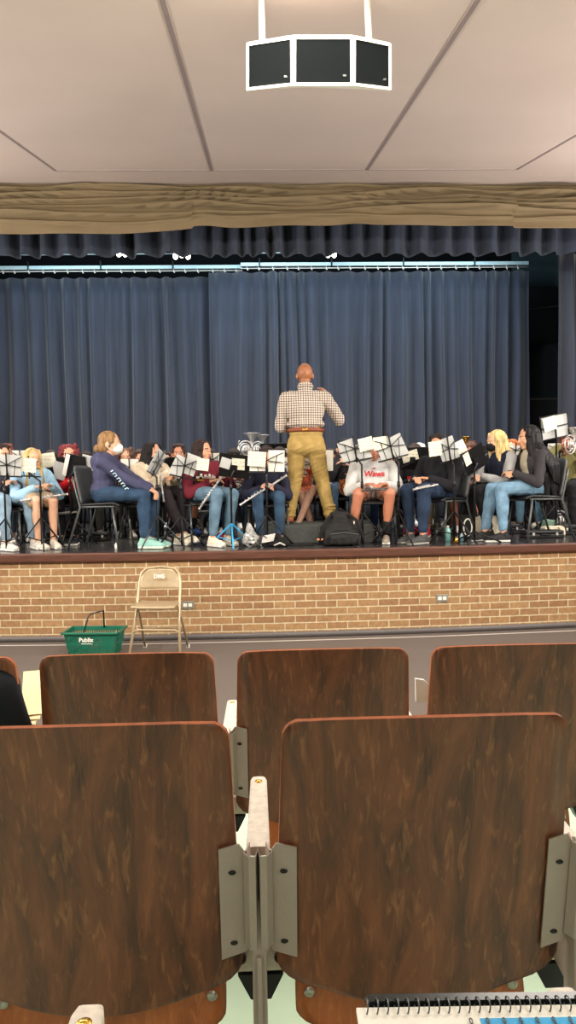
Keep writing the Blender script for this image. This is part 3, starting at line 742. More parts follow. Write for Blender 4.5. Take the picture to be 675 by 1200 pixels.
    for i in (0, 1):
        sd = -1 if i == 0 else 1
        mb.cap(sh[i], E[i], 0.047*bd, 0.038*bd); mb.cap(E[i], Wr[i], 0.038*bd, 0.026)
        fd = (Wr[i]-E[i]).normalized()
        pn = V(palm[i]) if palm else V((-sd*0.4, -0.1, -1))
        tip = fd+V((-sd*0.35, 0, -0.15)) if not palm else fd+V(palm[i])*0.15
        hand(mb, Wr[i], tip, pn, -sd if not palm else sd, curl, 1.0)
        mb.cap(hip[i], knees[i], 0.083*bd, 0.056*bd); mb.cap(knees[i], ankles[i], 0.054*bd, 0.034)
        mb.cap(knees[i]*0.7+ankles[i]*0.3+V((0, 0.02, 0)), knees[i]*0.5+ankles[i]*0.5+V((0, 0.015, 0)), 0.052*bd, 0.046*bd)
        fy = Rz(D(foot_yaw[i]))
        mb.cap(ankles[i]+V((0, 0.015, -0.04)), ankles[i]+fy @ V((0, -0.13, -0.055)), 0.034, 0.028)
    lipc = H(0, -0.098, -0.061)
    def bf(c): return 1 if (c/s-lipc).length < 0.017 and (mask is None) else 0
    def scl(mb):
        for v in mb.b.verts: v.co *= s
        return mb
    blob(scl(mb), 'body', [skinm, MLIP], t, vox, 2, bf)
    if extra == 'noeyes' or (detail == 0 and abs(yaw) > 120): pass
    else:
        for q in (-1, 1):
            e = MB(); e.ell(H(q*0.029, -0.084, 0.001), (0.0115, 0.009, 0.0055), Mh); scl(e); eo = e.build('eye', MEYEW, t)
            e = MB(); e.ell(H(q*0.029, -0.0912, 0.001), (0.0058, 0.003, 0.0054), Mh); scl(e); e.build('iris', MEYED, eo)
            if hair and hair[1] is not None:
                e = MB(); e.cap(H(q*0.016, -0.092, 0.021), H(q*0.044, -0.080, 0.022), 0.0036, n=6); scl(e); e.build('eyebrow', hair[1], t)
    sd_ = random.random()*50
    # --- shirt
    if top is not None:
        mb = MB(); torso(mb, 1, 0.014, 0.02)
        mb.ell(T(0, 0.0, 0.17 if stand else 0.03), (0.163*bd, 0.122*bd, 0.05) if stand else (0.178*bd, 0.138*bd, 0.115), Mt)
        for i in (0, 1):
            mb.cap(sh[i], E[i], 0.062*bd, 0.053*bd)
            if sleeve == 'long': mb.cap(E[i], Wr[i]-(Wr[i]-E[i])*0.06, 0.053*bd, 0.038); mb.cap(E[i]+V((0, 0, -0.015)), (E[i]+Wr[i])*0.5+V((0, 0, -0.012)), 0.05*bd, 0.045*bd)
            elif sleeve == 'short': mb.cap(sh[i], sh[i]*0.45+E[i]*0.55, 0.064*bd, 0.06*bd)
        if sleeve == 'short':
            mb.b.free(); mb = MB(); torso(mb, 1, 0.014, 0.02)
            for i in (0, 1): mb.cap(sh[i], sh[i]*0.4+E[i]*0.6, 0.062*bd, 0.06*bd)
        if hood:
            mb.tube([neck+Mt @ V((0.082*math.cos(a), 0.075*math.sin(a)+0.02, 0.0+0.02*math.sin(a))) for a in [2*PI*k/14 for k in range(14)]], 0.032, closed=True)
            mb.ell(neck+Mt @ V((0, 0.11, -0.06)), (0.10, 0.05, 0.09), Mt)
        else:
            mb.tube([neck+Mt @ V((0.060*math.cos(a), 0.058*math.sin(a)+0.005, -0.01+0.012*math.sin(a))) for a in [2*PI*k/14 for k in range(14)]], 0.014, closed=True)
        tm = top if isinstance(top, (list, tuple)) else [top]
        fn = None
        if len(tm) > 1:
            def fn(c):
                q = Mt.inverted() @ (c/s-pel)
                if openjacket == 'sleeves': return 1 if abs(q.x) > 0.165*bd or (q.y < -0.17) else 0
                return 1 if (abs(q.x) < 0.065 and q.y < -0.02) else 0
        blob(scl(mb), 'shirt', tm, t, vox, 3, fn, amp=topnoise*s, nsc=(9, 9, 7), seed=sd_)
    if collar:
        mb = MB(); mb.tube([neck+Mt @ V((0.068*math.cos(a), 0.066*math.sin(a)+0.008, 0.028+0.012*math.sin(a))) for a in [2*PI*k/20 for k in range(20)]], 0.013, closed=True)
        mb.tube([neck+Mt @ V((0.072*math.cos(a), 0.070*math.sin(a)+0.008, 0.010+0.012*math.sin(a))) for a in [2*PI*k/20 for k in range(20)]], 0.014, closed=True)
        blob(scl(mb), 'collar', top[0] if isinstance(top, (list, tuple)) else top, t, 0.006, 1)
    # --- trousers or shorts
    if bottom is not None:
        mb = MB(); mb.ell(pel+V((0, 0.0, 0.0)), (0.170*bd, 0.125*bd, 0.105)); mb.ell(T(0, 0, 0.06), (0.158*bd, 0.118*bd, 0.07), Mt)
        for i in (0, 1):
            if legs == 'long':
                mb.cap(hip[i], knees[i], 0.092*bd, 0.065*bd); mb.cap(knees[i], ankles[i]+(knees[i]-ankles[i])*0.13, 0.064*bd, 0.046)
                mb.cap(knees[i]*0.75+ankles[i]*0.25+V((0, 0.02, 0)), knees[i]*0.45+ankles[i]*0.55+V((0, 0.012, 0)), 0.058*bd, 0.050*bd)
            else:
                mb.cap(hip[i], hip[i]*(1-legs)+knees[i]*legs, 0.096*bd, 0.088*bd)
        blob(scl(mb), 'trousers' if legs == 'long' else 'shorts', bottom, t, vox, 2, amp=0.005*s, nsc=(11, 11, 9), seed=sd_+3)
    # --- shoes and socks
    ms = fab(*shoes, rough=0.6); ml = fab(*sole, rough=0.6)
    for i in (0, 1):
        fy = Rz(D(foot_yaw[i])); a = ankles[i]; zb = a.z-0.085
        F = lambda x_, y_, z_: a+fy @ V((x_, y_, 0))+V((0, 0, z_-0.085))
        mb = MB(); mb.cap(F(0, 0.03, 0.042), F(0, -0.13, 0.038), 0.040, 0.038); mb.ell(F(0, -0.155, 0.034), (0.043, 0.055, 0.030), fy); mb.cap(F(0, 0.02, 0.05), F(0, 0.008, 0.088), 0.042, 0.040)
        mb.cap(F(0, -0.02, 0.07), F(0, -0.10, 0.05), 0.034, 0.030)
        mb.box(F(0, -0.065, 0.014), (0.084, 0.25, 0.026), M=fy, bev=0.012)
        zc = (zb+0.026)*s
        blob(scl(mb), 'shoe', [ms, ml], t, 0.006, 2, lambda c, zc=zc: 1 if c.z < zc else 0)
        if socks:
            mb = MB(); mb.cap(a+V((0, 0, 0.0)), a+(knees[i]-a)*0.28, 0.041, 0.050*bd); scl(mb); mb.build('sock', fab(*socks), t)
    # --- hair
    if hair:
        st_, hm = hair; mb = MB()
        if st_ != 'cap':
            mb.ell(H(0, 0.022, 0.030), (0.083, 0.095, 0.090), Mh); mb.ell(H(0, 0.045, -0.02), (0.075, 0.068, 0.075), Mh)
        if st_ == 'short': mb.cap(H(-0.045, -0.035, 0.088), H(0.045, -0.035, 0.088), 0.026); 
        else:
            mb.cap(H(-0.05, -0.03, 0.08), H(-0.072, -0.035, 0.02), 0.022, 0.016); mb.cap(H(0.05, -0.03, 0.08), H(0.072, -0.035, 0.02), 0.022, 0.016)
        if st_ == 'bun':
            mb.ell(H(0, 0.115, -0.045), (0.045, 0.04, 0.04), Mh); mb.cap(H(0, 0.1, -0.05), H(0, 0.125, -0.085), 0.02, 0.01)
        if st_ in ('long', 'verylong', 'wavy'):
            L = {'long': 0.36, 'verylong': 0.60, 'wavy': 0.26}[st_]
            for k in range(11):
                a = -0.25*PI+1.5*PI*k/10; cx, cy = math.cos(a), math.sin(a)
                if k in (0, 10): cx *= 1.0
                p0 = H(0.068*cx, 0.02+0.070*cy, 0.03); p1 = H(0.080*cx, 0.025+0.080*cy, -0.09)
                wav = 0.012*math.sin(k*2.1)
                p2 = p1+Mt @ V((0.022*cx+wav, (0.055 if cy > 0 else -0.03)*abs(cy)+0.01, -L*0.5))+Mt @ V(((0.06*cx if st_ == 'verylong' else 0.02*cx), 0.02 if st_ == 'verylong' else 0, 0)); p3 = p2+Mt @ V((0.012*cx-wav, 0.02 if cy > 0 else -0.01, -L*0.5+0.03*math.sin(k*1.7)))
                mb.cap(p0, p1, 0.028, 0.028); mb.cap(p1, p2, 0.03, 0.036 if st_ == 'long' else 0.042); mb.cap(p2, p3, 0.032 if st_ != 'verylong' else 0.042, 0.014)
        if st_ == 'verylong':
            for q in (-1, 1):
                for dx, dy in ((0.0, 0.0), (0.02, -0.04), (-0.03, 0.04)):
                    a1 = H(q*0.07, 0.03, -0.05); a2 = T(q*(0.165+dx), 0.05+dy, 0.44); a3 = T(q*(0.225+dx*0.5), 0.08+dy, 0.27); a4 = T(q*(0.21+dx), 0.10+dy, 0.02+dx)
                    mb.cap(a1, a2, 0.035, 0.034); mb.cap(a2, a3, 0.034, 0.032); mb.cap(a3, a4, 0.032, 0.012)
        if st_ == 'pony': mb.cap(H(0, 0.10, 0.02), H(0, 0.14, -0.06), 0.03, 0.028); mb.cap(H(0, 0.14, -0.06), H(0, 0.12, -0.2), 0.028, 0.012)
        if st_ == 'cap':
            mb.ell(H(0, 0.012, 0.040), (0.083, 0.10, 0.078), Mh); mb.ell(H(0, -0.10, 0.04), (0.062, 0.06, 0.009), Mh)
            blob(scl(mb), 'cap', hm, t, 0.0075*s, 2)
        elif st_ == 'curly':
            for k in range(26):
                a = k*2.4; z = 0.10-0.006*k; r = 0.085*math.sqrt(max(0.05, 1-((z-0.02)/0.12)**2)); c_ = (r*math.cos(a), 0.03+r*abs(math.sin(a))*0.95-0.02, z)
                mb.ell(H(*c_), 0.03)
            blob(scl(mb), 'hair', hm, t, 0.0075*s, 1, amp=0.006*s, nsc=(40, 40, 40), seed=sd_)
        else:
            blob(scl(mb), 'hair', hm, t, 0.0075*s, 2, amp=0.0045*s, nsc=(42, 42, 6), seed=sd_)
    if mask is not None:
        mb = MB(); mb.ell(H(0, -0.064, -0.048), (0.060, 0.050, 0.048), Mh); mb.ell(H(0, -0.090, -0.035), (0.030, 0.028, 0.030), Mh)
        for q in (-1, 1):
            mb.tube([H(q*0.052, -0.05, -0.02), H(q*0.076, -0.02, -0.008), H(q*0.084, 0.008, 0.0)], 0.0045, n=6); mb.tube([H(q*0.052, -0.05, -0.07), H(q*0.072, -0.02, -0.055), H(q*0.084, 0.012, -0.03)], 0.0045, n=6)
        blob(scl(mb), 'face_mask', mask, t, 0.0055*s, 1)
    Mw = Matrix.Translation((x, Y, z0)) @ Matrix.Rotation(D(yaw), 4, 'Z')
    W = lambda p: Mw @ (V(p)*s)
    return dict(t=t, tk=tk, T=T, H=H, hands=[W(p) for p in Wr], W=W, Mt=Mt, s=s, loc=V((x, Y, z0)), yaw=yaw, pel=pel)
PM = lambda pn: Matrix.Translation(pn['loc']) @ Matrix.Rotation(D(pn['yaw']), 4, 'Z')
def chest_text(pn, s_, size, m, dz, dx=0.0, name='lettering', y=-0.135, bold=0.001, bend=None, shear=0.0):
    "lettering on the chest, wrapped around the front"
    M = pn['Mt']; pel = pn['pel']; s = pn['s']
    tk = pn['tk']; cu = textmesh(name, s_, size, 0.001, m, pn['t'], None, bold=bold, bend=bend, shear=shear)
    for v in cu.data.vertices:
        X, Z, dd = v.co.x+dx, v.co.y/tk+dz, v.co.z
        yy = y*math.sqrt(max(0.1, 1-(X/0.20)**2))-dd
        v.co = (pel+M @ V((X, yy, Z*tk)))*s
    return cu
def chest_patch(pn, pts, m, name='print', y=-0.137):
    M = pn['Mt']; pel = pn['pel']; s = pn['s']
    mb = MB(); tk = pn['tk']
    def f(X, Z, e=0): return (pel+M @ V((X, y*math.sqrt(max(0.1, 1-(X/0.20)**2))-e, Z*tk)))*s
    mb.poly([f(*p) for p in pts], 0.002, V((0, -1, 0))); return mb.build(name, m, pn['t'])

# ------------------------------------------------------------------ chairs
def chair_proto():
    t = thing('orchestra_chair', 'proto', 'chair')
    def seat(u, v):
        x = (u-0.5)*0.44*(1-0.06*v); y = -0.24+0.42*v; return V((x, y, 0.452-0.02*v-0.03*max(0, 0.12-v)/0.12*1.0+0.008*(2*u-1)**2))
    solid(MB().grid(seat, 10, 12).build('seat', MBLACKP, t), 0.022)
    def back(u, v):
        q = 2*u-1; x = q*0.225*(1-0.10*v**3); z = 0.46+0.37*v-0.025*abs(q)**4*v; y = 0.175+0.075*v-0.035*q*q; return V((x, y, z))
    solid(MB().grid(back, 12, 10).build('backrest', [MCHARC], t), 0.018)
    for sx in (-1, 1):
        MB().tube([(sx*0.215, -0.23, 0.0), (sx*0.20, -0.17, 0.425)], 0.0125).build('front_leg', MDGREY, t)
        MB().tube([(sx*0.225, 0.30, 0.0), (sx*0.21, 0.16, 0.42), (sx*0.20, 0.225, 0.66), (sx*0.19, 0.235, 0.72)], 0.0125).build('rear_leg', MDGREY, t)
        MB().tube([(sx*0.20, -0.20, 0.425), (sx*0.205, 0.17, 0.42)], 0.011).build('side_rail', MDGREY, t)
    return t
CH0 = [chair_proto(), False]
def children(o): return [c for c in bpy.data.objects if c.parent == o]
CHK = children(CH0[0])
def chair(pn, label, dy=0.0, dyaw=0, sc=1.0, zsink=0.0):
    t0 = CH0[0]
    if not CH0[1]: t = t0; CH0[1] = True
    else:
        t = t0.copy(); C.objects.link(t)
        for c in CHK: k = c.copy(); C.objects.link(k); k.parent = t
    a = D(pn['yaw']+dyaw); t.location = pn['loc']+V((-math.sin(a)*dy, math.cos(a)*dy, 0)); t.rotation_euler = (0, 0, a); t.scale = (1, 1, pn['s'])
    t['label'] = label; return t
# ------------------------------------------------------------------ the conductor on the podium
ZP = ZS+0.20
def shirt_check():
    m = bpy.data.materials.new('checked_shirt'); m.use_nodes = True; nt = m.node_tree; b = nt.nodes['Principled BSDF']; b.inputs['Roughness'].default_value = 0.85
    tc = nt.nodes.new('ShaderNodeTexCoord'); sp = nt.nodes.new('ShaderNodeSeparateXYZ'); nt.links.new(tc.outputs['Object'], sp.inputs[0])
    def line(sock, period, width, off=0.0):
        a = nt.nodes.new('ShaderNodeMath'); a.operation = 'MULTIPLY_ADD'; a.inputs[1].default_value = 1/period; a.inputs[2].default_value = off+50; nt.links.new(sock, a.inputs[0])
        f = nt.nodes.new('ShaderNodeMath'); f.operation = 'FRACT'; nt.links.new(a.outputs[0], f.inputs[0])
        l = nt.nodes.new('ShaderNodeMath'); l.operation = 'LESS_THAN'; l.inputs[1].default_value = width; nt.links.new(f.outputs[0], l.inputs[0]); return l.outputs[0]
    def mix(fac, c1, col):
        x = nt.nodes.new('ShaderNodeMixRGB'); nt.links.new(fac, x.inputs[0])
        if isinstance(c1, tuple): x.inputs[1].default_value = (*c1, 1)
        else: nt.links.new(c1, x.inputs[1])
        x.inputs[2].default_value = (*col, 1); return x.outputs[0]
    c = mix(line(sp.outputs[0], 0.0255, 0.27), srgb(202, 192, 178), srgb(92, 72, 66))
    c = mix(line(sp.outputs[2], 0.0255, 0.27), c, srgb(92, 70, 66))
    nt.links.new(c, b.inputs['Base Color']); return m
cond = person('bald conductor in checked shirt and mustard trousers standing on the podium, back turned', 359, 8.0, 180, s=1.05, htop=424, lean=2, stand=True, z0=ZP, build=1.14,
    knees=[(-0.155, -0.01, 0.45), (0.115, -0.01, 0.45)], ankles=[(-0.235, 0.03, 0.085), (0.185, 0.03, 0.085)],
    hands=[(-0.25, -0.16, 1.30), (0.10, -0.26, 1.02)], elbow=[V((-0.5, 0.1, -1.1)), V((0.7, 0.5, -0.9))], palm=[(0.3, -0.4, -1), (-0.3, -0.4, -1)], curl=0.4,
    skinm=skin(168, 108, 74), top=shirt_check(), collar=True, bottom=None, shoes=(150, 84, 48), sole=(70, 44, 32), hair=None, head=(0, 4), foot_yaw=(-14, 14), topnoise=0.008)
def cond_extras():
    t = cond['t']; s = cond['s']; pel = cond['pel']; W_ = lambda p: V(p)*s
    mt = fab(166, 140, 82, 0.8)
    mb = MB(); bd = 1.0
    kn = [V((-0.155, -0.01, 0.45)), V((0.115, -0.01, 0.45))]; an = [V((-0.235, 0.03, 0.085)), V((0.185, 0.03, 0.085))]
    mb.ell(pel+V((0, 0.0, 0.0)), (0.19, 0.135, 0.15)); mb.ell(pel+V((0, 0, 0.10)), (0.176, 0.128, 0.055))
    for i, sx in ((0, -1), (1, 1)):
        h = pel+V((sx*0.095, 0.0, -0.03)); mb.ell(pel+V((sx*0.085, 0.045, -0.035)), (0.09, 0.09, 0.10))
        mb.cap(h, kn[i], 0.100, 0.074); mb.cap(kn[i], an[i]+V((0, 0, 0.0)), 0.074, 0.056); mb.cap(kn[i]*0.7+an[i]*0.3+V((0, 0.012, 0)), kn[i]*0.5+an[i]*0.5+V((0, 0.01, 0)), 0.066, 0.062)
        for k in range(4): mb.ell(an[i]+V((0, 0, 0.0+0.03*k)), (0.066-0.004*(k % 2), 0.068-0.004*(k % 2), 0.014))
    for v in mb.b.verts: v.co *= s
    o = blob(mb, 'trousers', mt, t, 0.008, 2)
    for v in o.data.vertices:                     # creases: behind the knees and at the ankles
        c = v.co/s; n = v.normal
        kz = noise.noise(V((c.x*5, c.y*5, c.z*26+c.x*10)))
        wgt = 0.3+0.9*math.exp(-((c.z-0.45)/0.13)**2)+1.2*math.exp(-((c.z-0.12)/0.08)**2)+0.8*math.exp(-((c.z-0.74)/0.07)**2)
        v.co += n*(0.007*wgt*(1-2.4*abs(kz)))
    mb = MB(); mb.tube([pel+V((0.170*math.cos(a), 0.125*math.sin(a), 0.135)) for a in [2*PI*k/32 for k in range(32)]], 0.0, closed=True) if 0 else None
    mb = MB()
    def belt(u, v): a = 2*PI*u; return (pel+V((0.186*math.cos(a), 0.138*math.sin(a), 0.112+0.034*v)))*s
    mb.grid(belt, 40, 1); solid(mb.build('belt', mat('belt_leather', srgb(126, 62, 36), 0.35), t), 0.008)
    MB().box((pel+V((0.02, 0.143, 0.129)))*s, (0.05, 0.006, 0.02), bev=0.003).build('belt_patch', MBRASS, t)
cond_extras()
# ------------------------------------------------------------------ front row, left to right
mid = [V((-0.6, 0.3, -0.7)), V((0.6, 0.3, -0.7))]
NAVYJ = denim(48, 70, 104); BLUEJ = denim(98, 138, 172); LBLUEJ = denim(142, 178, 204); DJ = denim(38, 56, 84)
PEO = {}
def pp(key, *a, **k): PEO[key] = person(*a, **k); return PEO[key]
pp('a', 'seated person at the far left edge in charcoal sweatshirt and light blue jeans', 1, 7.95, 42, s=0.97, htop=524, hair=('short', hairm(50, 38, 34)), top=fab(66, 64, 74), bottom=LBLUEJ, skinm=SK1,
   knees=[(-0.14, -0.42, 0.52), (0.10, -0.44, 0.52)], ankles=[(-0.16, -0.46, 0.085), (0.14, -0.48, 0.085)], hands=[(-0.10, -0.26, 0.70), (0.04, -0.30, 0.70)], shoes=(218, 214, 205), mask=fab(20, 20, 24))
pp('b', 'seated blonde person in pale blue hoodie and tan shorts holding a flute', 37, 7.95, 38, s=0.93, htop=525, hair=('long', hairm(196, 168, 112)), top=fab(160, 200, 228), hood=True, bottom=fab(170, 152, 126), legs=0.72, skinm=skin(232, 178, 150),
   knees=[(-0.10, -0.42, 0.53), (0.07, -0.44, 0.53)], ankles=[(-0.09, -0.38, 0.085), (0.08, -0.40, 0.085)], hands=[(-0.08, -0.30, 0.68), (0.12, -0.28, 0.69)], shoes=(222, 214, 198))
pp('c', 'seated person in bright red jacket and black trousers with dark red hair', 82, 8.45, 15, s=0.98, htop=527, hair=('curly', hairm(116, 44, 46)), top=fab(206, 28, 40), bottom=fab(24, 24, 28), skinm=skin(226, 170, 140),
   hands=[(-0.02, -0.28, 0.70), (0.16, -0.32, 0.58)], knees=[(-0.13, -0.40, 0.52), (0.05, -0.42, 0.52)], ankles=[(-0.10, -0.36, 0.085), (0.04, -0.36, 0.085)], shoes=(30, 30, 34), mask=fab(24, 24, 26))
pp('d', 'person with blonde bun and white mask, navy hoodie and jeans, sitting in profile', 121, 7.62, 80, s=1.02, htop=504, lean=9, hair=('bun', hairm(138, 106, 70)), top=fab(66, 68, 96), hood=True, bottom=denim(44, 74, 108), skinm=skin(228, 172, 142), build=0.92,
   knees=[(-0.10, -0.46, 0.53), (0.10, -0.50, 0.54)], ankles=[(-0.08, -0.44, 0.085), (0.08, -0.46, 0.085)], hands=[(-0.06, -0.50, 0.585), (0.03, -0.50, 0.585)], elbow=[V((-0.3, 0.25, -0.6)), V((0.3, 0.25, -0.6))], head=(6, 0), mask=fab(226, 232, 226), shoes=(146, 196, 186), sole=(222, 232, 214), foot_yaw=(4, -4))
pp('e', 'seated person with wavy black hair and black mask in cream sweater holding a flute upright', 176, 8.1, 48, s=0.98, htop=521, lean=4, hair=('wavy', hairm(22, 17, 17)), top=fab(222, 206, 180), bottom=fab(40, 34, 38), skinm=skin(224, 168, 140), build=1.08,
   knees=[(-0.12, -0.40, 0.54), (0.10, -0.44, 0.56)], ankles=[(0.02, -0.52, 0.12), (0.03, -0.42, 0.085)], hands=[(-0.05, -0.36, 0.78), (0.04, -0.34, 0.72)], head=(4, 10), mask=fab(20, 20, 24), shoes=(236, 228, 208))
pp('f', 'seated person with long dark hair in maroon sweatshirt and light jeans holding a flute', 236, 7.95, 28, s=0.99, htop=521, lean=3, hair=('long', hairm(40, 26, 23)), top=fab(112, 34, 48), bottom=denim(104, 142, 170), skinm=skin(222, 160, 130),
   knees=[(-0.02, -0.44, 0.54), (0.17, -0.42, 0.53)], ankles=[(-0.06, -0.40, 0.085), (0.14, -0.34, 0.085)], hands=[(0.00, -0.22, 0.67), (0.22, -0.22, 0.72)], head=(24, 2), shoes=(232, 226, 206), foot_yaw=(10, 0))
pp('g', 'seated person in navy sweater and blue jeans with face behind a music stand', 312, 7.95, 4, s=0.93, htop=534, lean=20, hair=('short', hairm(44, 34, 30)), top=fab(36, 38, 58), bottom=denim(52, 84, 116), skinm=skin(214, 152, 124),
   knees=[(-0.13, -0.42, 0.53), (0.11, -0.42, 0.53)], ankles=[(-0.09, -0.32, 0.085), (0.12, -0.36, 0.085)], hands=[(-0.08, -0.27, 0.64), (0.06, -0.29, 0.66)], head=(0, 22), shoes=(70, 70, 76))
pp('h', 'seated person in pale grey sweatshirt with red lettering and shorts, face behind music stands', 437, 7.9, -2, s=0.96, htop=515, lean=3, hair=('short', hairm(48, 34, 28)), top=fab(200, 202, 200), bottom=fab(150, 120, 110), legs=0.45, skinm=skin(196, 126, 98), build=1.12,
   knees=[(-0.20, -0.40, 0.54), (0.13, -0.42, 0.54)], ankles=[(-0.26, -0.30, 0.085), (0.10, -0.32, 0.085)], hands=[(-0.12, -0.30, 0.635), (0.12, -0.30, 0.635)], socks=(22, 22, 24), shoes=(150, 140, 128))
pp('i', 'seated person in black sweater and dark jeans turned left, holding a flute on the lap', 517, 7.85, -52, s=1.0, htop=507, lean=6, hair=('short', hairm(36, 28, 26)), top=fab(26, 26, 32), bottom=denim(32, 52, 82), skinm=skin(206, 148, 118), build=1.15,
   knees=[(-0.06, -0.48, 0.54), (0.14, -0.46, 0.54)], ankles=[(-0.04, -0.46, 0.085), (0.18, -0.52, 0.085)], hands=[(-0.06, -0.36, 0.66), (0.09, -0.30, 0.66)], shoes=(64, 66, 66), sole=(150, 148, 140), head=(20, 6))
pp('j', 'seated person with long blonde hair and black mask, navy vest with grey sleeves', 592, 8.0, -68, s=0.99, htop=503, lean=14, hair=('long', hairm(214, 186, 128)), top=[fab(26, 32, 50), fab(168, 170, 172)], openjacket='sleeves', bottom=fab(22, 22, 26), skinm=skin(232, 180, 152),
   knees=[(-0.12, -0.44, 0.53), (0.10, -0.44, 0.53)], ankles=[(-0.12, -0.30, 0.085), (0.10, -0.30, 0.085)], hands=[(-0.08, -0.34, 0.68), (0.04, -0.34, 0.68)], head=(-4, 8), mask=fab(20, 20, 24), shoes=(28, 28, 30))
pp('k', 'person with very long black hair in dark grey jacket and light jeans, sitting in profile', 629, 7.65, -80, s=1.03, htop=497, lean=10, hair=('verylong', hairm(20, 18, 20)), top=[fab(52, 50, 53), fab(170, 162, 140)], hood=False, openjacket='front', bottom=denim(118, 164, 200), skinm=skin(218, 160, 128), build=0.94,
   knees=[(-0.10, -0.45, 0.53), (0.08, -0.44, 0.53)], ankles=[(-0.10, -0.52, 0.085), (0.10, -0.42, 0.085)], hands=[(-0.08, -0.26, 0.68), (0.06, -0.28, 0.68)], head=(0, 6), shoes=(32, 32, 34), sole=(200, 200, 196))
# ------------------------------------------------------------------ second and third rows
pp('m', 'half-hidden person in dark jeans behind the charcoal sweatshirt at the far left', -8, 8.7, 30, s=0.98, htop=531, detail=0, hair=('short', hairm(70, 50, 44)), top=fab(40, 40, 48), bottom=denim(52, 74, 104), skinm=SK2, mask=fab(24, 24, 28))
pp('n', 'person with dark mask looking over a music stand at the top left', 9, 9.9, 20, s=1.0, htop=519, detail=0, hair=('short', hairm(110, 62, 50)), top=fab(58, 58, 66), bottom=fab(30, 30, 34), skinm=SK2, mask=fab(22, 22, 26))
pp('o', 'person in mustard top behind the pale blue hoodie', 62, 9.1, 10, s=0.95, htop=531, detail=0, hair=('short', hairm(52, 40, 36)), top=fab(214, 158, 40), bottom=denim(70, 92, 120), skinm=SK2, head=(0, 25), lean=12)
pp('p', 'person with curly brown hair behind the navy hoodie', 148, 9.6, 10, s=0.98, htop=525, detail=0, hair=('curly', hairm(84, 56, 44)), top=fab(96, 90, 84), bottom=fab(120, 118, 112), skinm=SK2)
pp('q', 'person in dark sweater and grey joggers behind the profile chair', 122, 9.4, 20, s=0.93, htop=536, detail=0, hair=('short', hairm(60, 40, 36)), top=fab(34, 34, 40), bottom=fab(110, 112, 110), skinm=SK2, shoes=(180, 178, 170), head=(0, 25), lean=14)
pp('r', 'person with short brown hair, black top and shorts behind the wire stand', 210, 9.1, 8, s=1.0, htop=524, detail=0, hair=('short', hairm(54, 38, 34)), top=fab(28, 30, 34), bottom=fab(48, 48, 52), legs=0.8, socks=(20, 20, 22), skinm=skin(196, 132, 104), knees=[(-0.12, -0.42, 0.53), (0.20, -0.4, 0.53)], shoes=(26, 26, 28))
pp('s', 'person in black sweatshirt with white ring print behind the solid black stand', 274, 8.8, 5, s=0.93, htop=535, detail=1, hair=('short', hairm(36, 30, 28)), top=fab(24, 24, 26), sleeve='short', bottom=denim(58, 84, 116), skinm=skin(160, 104, 84), lean=10, head=(0, 25), hands=[(-0.02, -0.28, 0.74), (0.10, -0.26, 0.72)], shoes=(40, 40, 44))
pp('u', 'person in patterned grey and pink top seen between the conductor legs, legs crossed', 364, 8.65, -6, s=0.93, htop=545, detail=1, hair=('short', hairm(60, 44, 38)), top=fab(196, 186, 180), bottom=fab(176, 160, 150), legs=0.5, skinm=skin(190, 144, 124), lean=14, head=(0, 30),
   knees=[(-0.10, -0.40, 0.53), (0.04, -0.44, 0.60)], ankles=[(0.05, -0.34, 0.085), (-0.13, -0.56, 0.20)], shoes=(150, 150, 146), hands=[(-0.12, -0.2, 0.72), (0.08, -0.3, 0.74)])
pp('v', 'person in black hoodie holding an orange and white bundle, right of the conductor', 404, 8.7, -8, s=1.02, htop=521, detail=1, hair=('cap', fab(40, 44, 52)), top=fab(40, 40, 44), hood=True, bottom=denim(84, 124, 164), skinm=SK1, hands=[(-0.04, -0.24, 0.86), (0.06, -0.24, 0.80)], lean=4)
pp('w', 'person in black shirt with red and yellow triangle print behind the black stand', 486, 8.75, -8, s=0.95, htop=533, detail=1, hair=('short', hairm(60, 44, 36)), top=fab(26, 26, 30), bottom=fab(40, 40, 44), legs=0.8, skinm=SK2, lean=8, head=(0, 25), shoes=(170, 40, 60))
pp('x', 'person in white cap at the back to the right of the grey sweatshirt', 491, 10.6, -6, s=1.03, htop=518, detail=0, hair=('cap', fab(226, 224, 220)), top=fab(50, 50, 56), bottom=fab(30, 30, 34), skinm=SK2)
pp('y', 'person in yellow and grey top with bare legs behind the tilted black stand', 553, 9.0, -25, s=0.97, htop=534, detail=1, hair=('short', hairm(90, 60, 48)), top=[fab(104, 106, 104)], sleeve='short', bottom=fab(150, 96, 82), legs=0.6, skinm=skin(204, 132, 108), lean=4, head=(0, 20), knees=[(-0.18, -0.40, 0.53), (0.06, -0.42, 0.53)])
pp('z', 'person with short dark hair looking over the stands at the back', 551, 10.7, -10, s=1.06, htop=515, detail=0, hair=('short', hairm(62, 40, 38)), top=fab(36, 38, 44), bottom=fab(30, 30, 34), skinm=SK1)
pp('A', 'person with orange hair between the blonde and the black-haired students', 602, 9.6, -35, s=0.99, htop=514, detail=0, hair=('short', hairm(190, 110, 66)), top=fab(120, 36, 48), bottom=fab(40, 40, 44), skinm=SK1)
pp('B', 'person in olive shirt playing a brass horn at the right edge', 664, 8.9, -30, s=1.02, htop=509, detail=1, hair=('short', hairm(96, 52, 40)), top=fab(122, 116, 74), bottom=fab(30, 30, 34), skinm=skin(202, 136, 108), hands=[(-0.05, -0.24, 1.0), (0.10, -0.2, 0.95)])
pp('D', 'person with light hair at the back between stands, left of the maroon sweatshirt', 181, 10.8, 12, s=0.98, htop=530, detail=0, hair=('short', hairm(120, 92, 66)), top=fab(70, 72, 84), bottom=fab(30, 30, 34), skinm=SK2)
